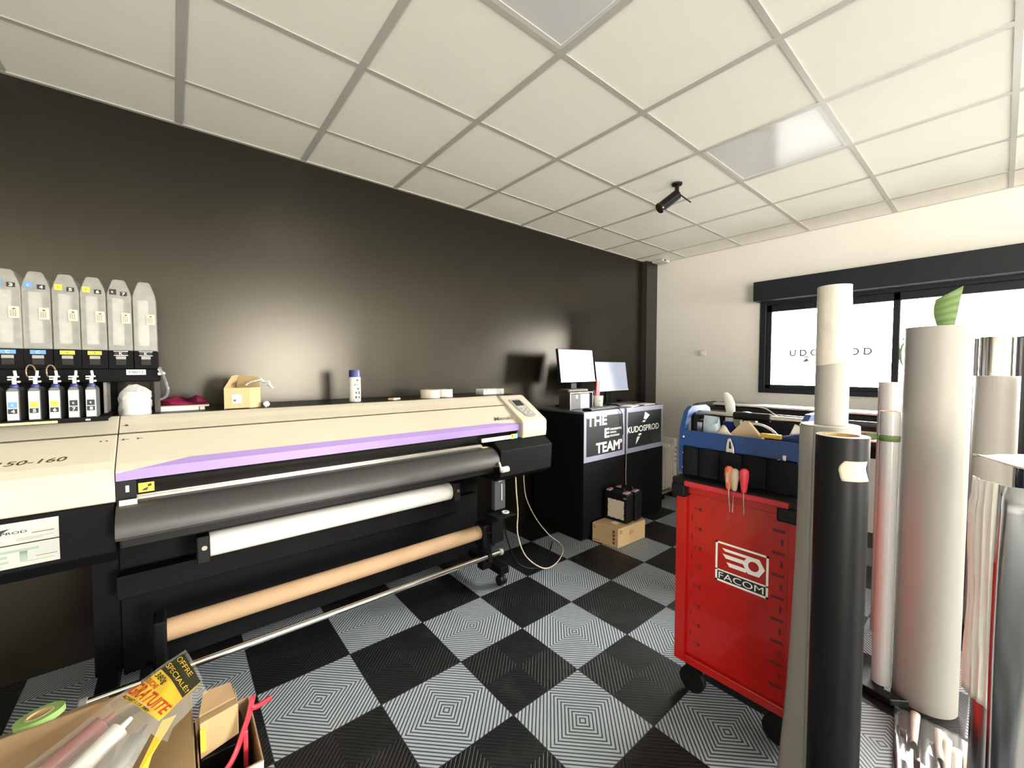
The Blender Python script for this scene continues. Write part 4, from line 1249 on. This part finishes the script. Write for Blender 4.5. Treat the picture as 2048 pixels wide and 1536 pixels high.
cB = (1.3963, .2729)
t = roll('vinyl_roll', 'black vinyl roll with a torn paper tag standing before the trolley', cB, .0585, 0, 1.253, M_blackroll, core=.037, end=M_cream2)
patch('paper_tag', [(.03, 1.20, 1.141), (-.03, 1.12, 1.150), (-.10, .98, 1.168), (-.08, .95, 1.178), (.0, 1.0, 1.186), (.10, 1.04, 1.194)], cB, .0585, M_cream2, t)
cWd = (1.5835, .3417)
t = roll('vinyl_roll', 'wide white vinyl roll behind the black one, with a loose flared edge', cWd, .0747, 0, 1.258, M_vinyl, end=M_paper)
# loose outer lap flaring towards the floor
lp = MB()
rows = []
for k in range(13):
    z = .004 + 1.25 * k / 12
    fl_ = (1 - k / 12) ** 2.3
    row = []
    for j in range(9):
        th = -.55 - 1.05 * j / 8
        row.append(lp.b.verts.new(onroll(cWd, .0747, th, z, .002 + .042 * fl_ * (j / 8) ** 1.6)))
    rows.append(row)
for k in range(12):
    for j in range(8):
        lp.b.faces.new((rows[k][j], rows[k][j + 1], rows[k + 1][j + 1], rows[k + 1][j]))
o = lp.build('loose_lap', M_vinyl, t, smooth=True)
o.modifiers.new('thick', 'SOLIDIFY').thickness = .0008
# slim wrapped roll on top
cT = (1.584, .3394)
t = thing('wrapped_roll', 'slim cream roll in plastic wrap standing on the wide white roll', 'roll', (cT[0], cT[1], 1.2595), 'rolls of film')
MB().lathe((cT[0], cT[1], 1.2595), [(.0425, 0), (.0425, .20), (.0425, .428), (.036, .428), (.036, 0)], 48, closed=True).build('film', M_vinyl, t, smooth=True)
rs = []
rnd = random.Random(2)
for z, r_ in ((.188, .0445), (.195, .0478), (.215, .0480), (.26, .0462), (.33, .0452), (.40, .0432), (.4295, .0430)):
    rs.append([(cT[0] + (r_ + rnd.uniform(-.0006, .0006)) * math.cos(2 * PI * k / 48), cT[1] + (r_ + rnd.uniform(-.0006, .0006)) * math.sin(2 * PI * k / 48), 1.2595 + z + .004 * math.sin(2 * PI * k / 48 * 2) * (z < .2)) for k in range(48)])
MB().rings(rs, False).build('plastic_sleeve', film('cloudy_film', (.74, .69, .60), .75, .3), t, smooth=True)
# big satin roll
cG = (2.4636, .1755)
t = roll('vinyl_roll', 'tall thick satin white roll with a green strip of tape at its top', cG, .1015, 0, 1.607, M_vinyl)
tt = MB()
bb = [onroll(cG, .06, -.05, 1.60, 0), onroll(cG, .06, .85, 1.60, 0)]
v0, v1 = Vector(bb[0]), Vector(bb[1])
pv = None
for k in range(6):
    f_ = k / 5
    a = v0 + Vector((0, 0, .115 * f_ + .0)) + (v1 - v0) * (-.28 * math.sin(f_ * PI * .8))
    b = v1 + Vector((0, 0, .165 * f_)) + (v1 - v0) * (.42 * f_)
    if pv:
        tt.poly([pv[0], pv[1], b, a])
    pv = (a, b)
o = tt.build('tape_strip', M_greent, t, smooth=True)
o.modifiers.new('thick', 'SOLIDIFY').thickness = .0008
# pink tinted slim roll on a black foot
cP = (2.4015, .306)
bz = .034
t = thing('roll_base', 'low black plastic base under the slim gloss roll', 'base', (cP[0], cP[1], 0))
MB().prism([(2.300, .262, .001), (2.352, .208, .001), (2.358, .290, .001), (2.46, .300, .001), (2.50, .420, .001), (2.33, .420, .001)], (0, 0, bz - .001)).build('plate', M_black, t, .005)
for k in range(2):
    bx('vent_slot', 2.35, 2.44, .380 + .018 * k, .390 + .018 * k, bz, bz + .0012, M_whitep, t)
t = roll('film_roll', 'slim gloss white roll with a green tape band, standing on a black base', cP, .0335, bz + .0005, 1.247, M_gloss, core=.026)
patch('tape_band', [(-1.55, 1.55, 1.118), (-1.55, 1.55, 1.145)], cP, .0335, M_greent, t, .0015)
e0, e1 = Vector(onroll(cP, .035, -1.53, 1.118)), Vector(onroll(cP, .035, -1.53, 1.145))
tv = Vector((-math.sin(YAW + .72), 0, 0))
sd = Vector((-.02, .035, 0))
MB().prism([e0, e0 + sd + Vector((0, 0, -.006)), e1 + sd * 1.05, e1], (.0008, 0, 0)).build('tape_tail', M_greent, t)
cGl = (2.934, .379)
roll('film_roll', 'gloss white roll seen between the slim taped roll and the window', cGl, .0475, 0, 1.36, M_gloss, end=M_paper)
cA = (3.70, .0273)
roll('film_roll', 'mirror-finish roll reflecting the black roll, far back by the window', cA, .067, 0, 1.618, M_mirror)
cBb = (3.40, .0176)
roll('film_roll', 'pale roll standing directly in front of the mirror-finish roll', cBb, .082, 0, 1.393, M_vinyl)
roll('vinyl_roll', 'black roll behind and left of the mirror-finish roll', (3.84, .135), .058, 0, 1.618, M_blackroll)
roll('vinyl_roll', 'black roll behind and right of the mirror-finish roll', (3.82, -.102), .058, 0, 1.620, M_blackroll)
roll('film_roll', 'cream roll cut by the photo edge beside the pale roll', (3.27, -.172), .072, 0, 1.385, M_vinyl)
# silver roll with crinkled loose edge
cS = (1.765, -.060)
RS_ = .092
t = roll('silver_roll', 'silver metallic film roll with a crinkled loose edge, nearest the right of the photo', cS, RS_, 0, 1.092, M_silver, core=.05)
ck = MB()
rows = []
rnd = random.Random(21)
NJ = 16
for k in range(25):
    f_ = k / 24
    z = 1.128 - f_ * .62
    row = []
    for j in range(NJ + 1):
        s_ = j / NJ
        th = -1.50 + .95 * s_
        lift = .004 + .006 * abs(math.sin(s_ * PI * 5 + .6 * math.sin(f_ * 5))) + (1 - s_) * (.008 + .003 * math.sin(f_ * 9)) * (1 if k > 2 else .6)
        p = Vector(onroll(cS, RS_, th, z, lift))
        p += Vector((0, 0, rnd.uniform(-.002, .002)))
        row.append(ck.b.verts.new(p))
    rows.append(row)
for k in range(24):
    for j in range(NJ):
        ck.b.faces.new((rows[k][j], rows[k][j + 1], rows[k + 1][j + 1], rows[k + 1][j]))
o = ck.build('crinkled_edge', mat('pearl_liner', (.78, .76, .70), .25, coat=.4), t, smooth=True)
o.modifiers.new('thick', 'SOLIDIFY').thickness = .0006
sl2 = MB()
rows = []
for k in range(17):
    f_ = k / 16
    z = 1.127 - f_ * 1.115
    rows.append([sl2.b.verts.new(onroll(cS, RS_, -.58 + 2.1 * j / 18, z, .006 + .004 * math.sin(j * .7 + f_ * 2) + .003 * math.sin(f_ * 6 + j))) for j in range(19)])
for k in range(16):
    for j in range(18):
        sl2.b.faces.new((rows[k][j], rows[k][j + 1], rows[k + 1][j + 1], rows[k + 1][j]))
o = sl2.build('loose_lap', M_silver, t, smooth=True)
o.modifiers.new('thick', 'SOLIDIFY').thickness = .0006
# folded film lying on the roll's top
# film sheet spilling over the floor in front of the big roll
fs = MB()
rows = []
for i in range(25):
    u = i / 24
    row = []
    for j in range(13):
        v = j / 12
        x = 1.86 + .46 * u
        y = -.02 + .22 * v + .05 * u
        z = .004 + .012 * (1 + math.sin(v * 30 + 3 * u)) * (.35 + .65 * (1 - u)) * .6
        row.append(fs.b.verts.new((x, y, z)))
    rows.append(row)
for i in range(24):
    for j in range(12):
        fs.b.faces.new((rows[i][j], rows[i + 1][j], rows[i + 1][j + 1], rows[i][j + 1]))
o = fs.build('film_sheet', M_silver, None, smooth=True)
o.modifiers.new('thick', 'SOLIDIFY').thickness = .0008
tag(o, 'rippled silver film spread on the floor before the tall thick roll', 'film sheet')
# crumpled white strips on that sheet
for k, (x, y, ln, w_) in enumerate(((2.17, .165, .20, .016), (2.12, .095, .17, .014), (2.09, .072, .24, .014), (2.06, .045, .30, .015), (2.05, .015, .30, .016))):
    st = MB()
    rows = []
    for i in range(9):
        f_ = i / 8
        c_ = Vector((x + .13 - ln * f_, y + .02 - .015 * f_, .022 + .006 * math.sin(7 * f_ + k)))
        row = []
        for j in range(7):
            a = PI * j / 6
            row.append(st.b.verts.new(c_ + Vector((0, math.cos(a) * w_ * (1 - .4 * f_), math.sin(a) * w_ * .8))))
        rows.append(row)
    for i in range(8):
        for j in range(6):
            st.b.faces.new((rows[i][j], rows[i][j + 1], rows[i + 1][j + 1], rows[i + 1][j]))
    o = st.build('liner_strip', mat('pearl_liner', (.78, .76, .70), .25, coat=.4), None, smooth=True)
    o.modifiers.new('thick', 'SOLIDIFY').thickness = .0006
    tag(o, 'crumpled white liner strip on the silver film below the tall thick roll', 'strip', 'crumpled liner strips')
# second silver roll behind, with folded film on top
cS2 = (2.10, -.105)
t = roll('silver_roll', 'dark-reflecting silver roll with folded film over its top', cS2, .075, 0, 1.118, mat('dark_chrome_film', (.35, .36, .38), .08, metal=1.0, var=.03), core=.05)
fd = MB()
rows = []
for i in range(9):
    row = []
    for j in range(9):
        u, v = i / 8 - .5, j / 8 - .5
        x, y = cS2[0] + u * .24, cS2[1] + .035 + v * .25
        rr = math.hypot(u, v)
        row.append(fd.b.verts.new((x, y, 1.130 + .026 * math.sin(v * 5 + u * 3) * rr + .035 * max(0, -u) * (v + .5))))
    rows.append(row)
for i in range(8):
    for j in range(8):
        fd.b.faces.new((rows[i][j], rows[i + 1][j], rows[i + 1][j + 1], rows[i][j + 1]))
o = fd.build('folded_film', mat('champagne_film', (.42, .38, .31), .2, metal=1.0), t, smooth=True)
o.modifiers.new('thick', 'SOLIDIFY').thickness = .0008
t = thing('core_tube', 'short brown core tube with green tape standing on the folded film', 'tube', (2.115, -.135, 1.165))
MB().lathe((2.115, -.135, 1.160), [(.026, 0), (.034, 0), (.034, .068), (.026, .068)], 28, closed=True).build('tube', M_core, t, smooth=True)
MB().lathe((2.115, -.135, 1.178), [(.0342, 0), (.0352, 0), (.0352, .016), (.0342, .016)], 28, closed=True).build('tape_band', M_lime, t, smooth=True)
# cream roll at the very right, nearest
t = thing('film_roll', 'cream roll cut by the right photo edge, in front of the silver roll', 'roll', (1.30, -.135, 0), 'rolls of film')
MB().rings([[(1.30 + dx + .06 * math.cos(2 * PI * k / 48), -.128 + dy + .06 * math.sin(2 * PI * k / 48), z) for k in range(48)] for dx, dy, z in ((0, 0, .0005), (.02, -.03, .55), (.04, -.07, 1.10))]).build('film', M_vinyl, t, smooth=True)

# ------------------------------------------------------------------ cartons in the foreground
def carton(name, lab, x0, x1, y0, y1, z1, m, th=.004, inner=None):
    t = thing(name, lab, 'box', ((x0 + x1) / 2, (y0 + y1) / 2, 0))
    w_ = MB().box(x0, x1, y0, y0 + th, .001, z1).box(x0, x1, y1 - th, y1, .001, z1).box(x0, x0 + th, y0 + th, y1 - th, .001, z1).box(x1 - th, x1, y0 + th, y1 - th, .001, z1)
    w_.box(x0 + th, x1 - th, y0 + th, y1 - th, .001, .006)
    w_.build('carton_body', m, t)
    return t
t = carton('carton', 'large open brown carton holding the yellow-labelled pack, in the foreground', -.62, .022, 1.33, 1.85, .345, M_card)
MB().prism([(.018, 1.34, .345), (.018, 1.80, .345), (-.16, 1.78, .285), (-.16, 1.36, .285)], (0, 0, .004)).build('flap', M_cardl, t)
MB().prism([(-.61, 1.851, .341), (-.19, 1.851, .341), (-.20, 1.965, .285), (-.60, 1.965, .285)], (0, 0, .004)).build('flap', M_card, t)
MB().prism([(-.19, 1.846, .346), (.018, 1.846, .346), (.0, 1.74, .362), (-.17, 1.77, .352)], (0, 0, .004)).build('flap', M_card, t)
t = thing('tape_roll', 'roll of pale green tape lying on the large open carton', 'tape', (-.35, 1.905, .345))
Rt = Matrix.Rotation(-.16, 3, 'X') @ Matrix.Rotation(-.10, 3, 'Y')
rs = []
for r_, h_ in ((.032, 0), (.056, 0), (.056, .018), (.032, .018)):
    rs.append([Vector((-.350, 1.918, .322)) + Rt @ Vector((r_ * math.cos(2 * PI * k / 40), r_ * math.sin(2 * PI * k / 40), h_)) for k in range(40)])
MB().rings(rs, False, True).build('tape', M_lime, t, smooth=True)
rs = [[Vector((-.350, 1.918, .322)) + Rt @ Vector((r_ * math.cos(2 * PI * k / 40), r_ * math.sin(2 * PI * k / 40), h_)) for k in range(40)] for r_, h_ in ((.027, -.001), (.0318, -.001), (.0318, .019), (.027, .019))]
MB().rings(rs, False, True).build('core', M_core, t, smooth=True)

# clear pack of sealant cartridges with a yellow header
t = thing('cartridge_pack', 'clear plastic pack with a yellow special-offer label leaning out of the carton', 'pack', (-.15, 1.55, .30))
PKR = [(Vector((-.40, 1.555, .345)), Vector((-.155, 1.355, .335))), (Vector((-.143, 1.667, .44)), Vector((-.054, 1.502, .43))), (Vector((.005, 1.627, .53)), Vector((.042, 1.496, .50)))]
pkn = Vector((-.12, -.42, .9)).normalized()


def pk(s_, v, h=0.0):
    """s 0..1 along the body, 1..2 along the header; v 0..1 across, left to right"""
    s_ = min(max(s_, -.2), 2.15)
    k = 0 if s_ < 1 else 1
    f_ = s_ - k
    a = PKR[k][0].lerp(PKR[k + 1][0], f_)
    b = PKR[k][1].lerp(PKR[k + 1][1], f_)
    bul = .05 * math.sqrt(max(0, 1 - (2 * v - 1) ** 2 * .95)) * max(0, 1 - (max(0, s_ - .35) / .75)) + .006 * math.sin(v * 3.1) * (s_ > .9)
    return a + (b - a) * v + pkn * (bul + .002 * math.sin(v * 13 + s_ * 9) + h)


def sheet(name, s0, s1, v0, v1, m, h, par, ns=14, nv=14, top=None):
    q = MB()
    rows = []
    for i in range(ns + 1):
        rows.append([q.b.verts.new(pk(s0 + (((top(j / nv) if top else s1)) - s0) * i / ns, v0 + (v1 - v0) * j / nv, h)) for j in range(nv + 1)])
    for i in range(ns):
        for j in range(nv):
            q.b.faces.new((rows[i][j], rows[i][j + 1], rows[i + 1][j + 1], rows[i + 1][j]))
    return q.build(name, m, par, smooth=True)


sheet('wrapper', -.15, 2.06, -.10, 1.0, film('clear_wrap', (.72, .70, .66), .25, .12), .005, t, 24, 18)
sheet('wrapper_edge', .85, 2.02, 1.0, 1.30, film('clear_wrap', (.72, .70, .66), .25, .12), .004, t, 12, 4)
hd = sheet('header_label', 1.0, 2.0, 0, 1, M_yell2, .0056, t, 12, 14)
q = MB()
rows = []
for i in range(11):
    v = i / 10
    rows.append((q.b.verts.new(pk(1.63 - .12 * v * v + .05 * v, v, .0085)), q.b.verts.new(pk(2.0, v, .0085))))
for i in range(10):
    q.b.faces.new((rows[i][0], rows[i + 1][0], rows[i + 1][1], rows[i][1]))
q.build('header_band', mat('olive_black_print', '#2a2810', .6), hd, smooth=True)


def ptext(body, v0, v1, s0, s1, m, bold=.02, shear=0.0, drop=0.0, lift=.0074):
    text('lettering', body, None, FX, UZ, 1, 1, m, hd, bold=bold, shear=shear, fn=lambda a, b: pk(s0 + (s1 - s0) * b - drop * a, v0 + (v1 - v0) * a, lift))


M_redp = mat('orange_red_print', '#b8321c', .55)
ptext('OFFRE', .04, .74, 1.865, 1.955, M_yell2, .0, lift=.0125)
ptext('SPECIALE!', .02, .98, 1.70, 1.79, M_yell2, .0, drop=.05, lift=.0125)
ptext('380g', .06, .40, 1.47, 1.60, M_ink, .01)
ptext('TOUCHE', -.05, .36, 1.36, 1.45, M_redp, .02)
ptext('GRATUITE', -.04, .97, 1.10, 1.34, M_redp, .015, shear=.2)
ptext('ACHAT 1.15 380g', 0.0, .72, .99, 1.07, M_ink)
for v, m_ in ((.12, mat('dusky_red_plastic', '#8a4a4a', .4)), (.46, M_whitep), (.80, mat('charcoal_tube', '#4a4742', .4))):
    c0_, c1_ = pk(-.1, v, -.030), pk(.80, v, -.022)
    d_ = (c1_ - c0_).normalized()
    MB().cyl(c0_, c1_, .024, n=24).cyl(c1_, c1_ + d_ * .03, .010, .006, n=14).build('cartridge', m_, t, .002)
MB().prism([pk(.02, .66, .007), pk(.02, .86, .007), pk(.22, .90, .007), pk(.32, .76, .007), pk(.24, .64, .007)], pkn * .0006).build('price_label', mat('pale_pink_label', '#b9a294', .6), t)
MB().prism([pk(1.05, 1.02, .002), pk(1.30, 1.12, -.006), pk(.70, 1.10, -.02), pk(.30, 1.14, -.03), pk(.34, 1.02, -.02)], pkn * .0008).build('card_edge', M_yell2, t)

# second carton with a small box and the red bar clamp
t = carton('carton', 'small open carton, its inner shade painted black, with a red clamp at the right of the big carton', .028, .178, 1.355, 1.66, .285, M_card)
bx('interior_shade', .033, .173, 1.36, 1.655, .007, .012, M_dark, t)  # black sheet on the carton bottom, interior shade put in as colour
MB().prism([(.0285, 1.354, .285), (.178, 1.354, .285), (.172, 1.345, .235), (.035, 1.345, .235)], (0, -.002, 0)).build('flap', M_cream2, t)
tag(bx('shade_block', .036, .150, 1.50, 1.64, .0125, .262, M_black, None, .004), 'added black block for the shade under the narrow box in the small carton', 'block')  # black block added as support and to keep the carton interior dark
t = thing('narrow_box', 'narrow cardboard box with a yellow sticker on the added shade block in the small carton', 'box', (.08, 1.57, .262))
MB().prism([(.036, 1.502, .2625), (.132, 1.502, .2875), (.132, 1.502, .386), (.036, 1.502, .372)], (0, .075, 0)).build('box_body', M_cardl, t, .002)
MB().prism([(.036, 1.53, .374), (.128, 1.53, .387), (.120, 1.585, .405), (.05, 1.595, .402)], (0, .003, .003)).build('flap', M_card, t)
bx('sticker', .0365, .050, 1.4995, 1.5015, .285, .355, mat('yellow_sticker', '#d8bd3a', .6), t)
t = thing('bar_clamp', 'red plastic clamp handle sticking out of the small carton', 'clamp', (.15, 1.45, .02))
MB().tube([(.165, 1.45, .420), (.154, 1.45, .370), (.143, 1.45, .338), (.122, 1.445, .285), (.100, 1.42, .268), (.075, 1.40, .262), (.040, 1.385, .256)], .011, 12, .6).build('bar', M_shop, t, smooth=True)
MB().tube([(.158, 1.45, .392), (.170, 1.45, .386), (.190, 1.45, .388), (.214, 1.45, .395)], .0075, 10, 1.6).build('handle', M_shop, t, smooth=True)
MB().box(.138, .150, 1.442, 1.458, .013, .33).build('rod', M_shop, t, .003)
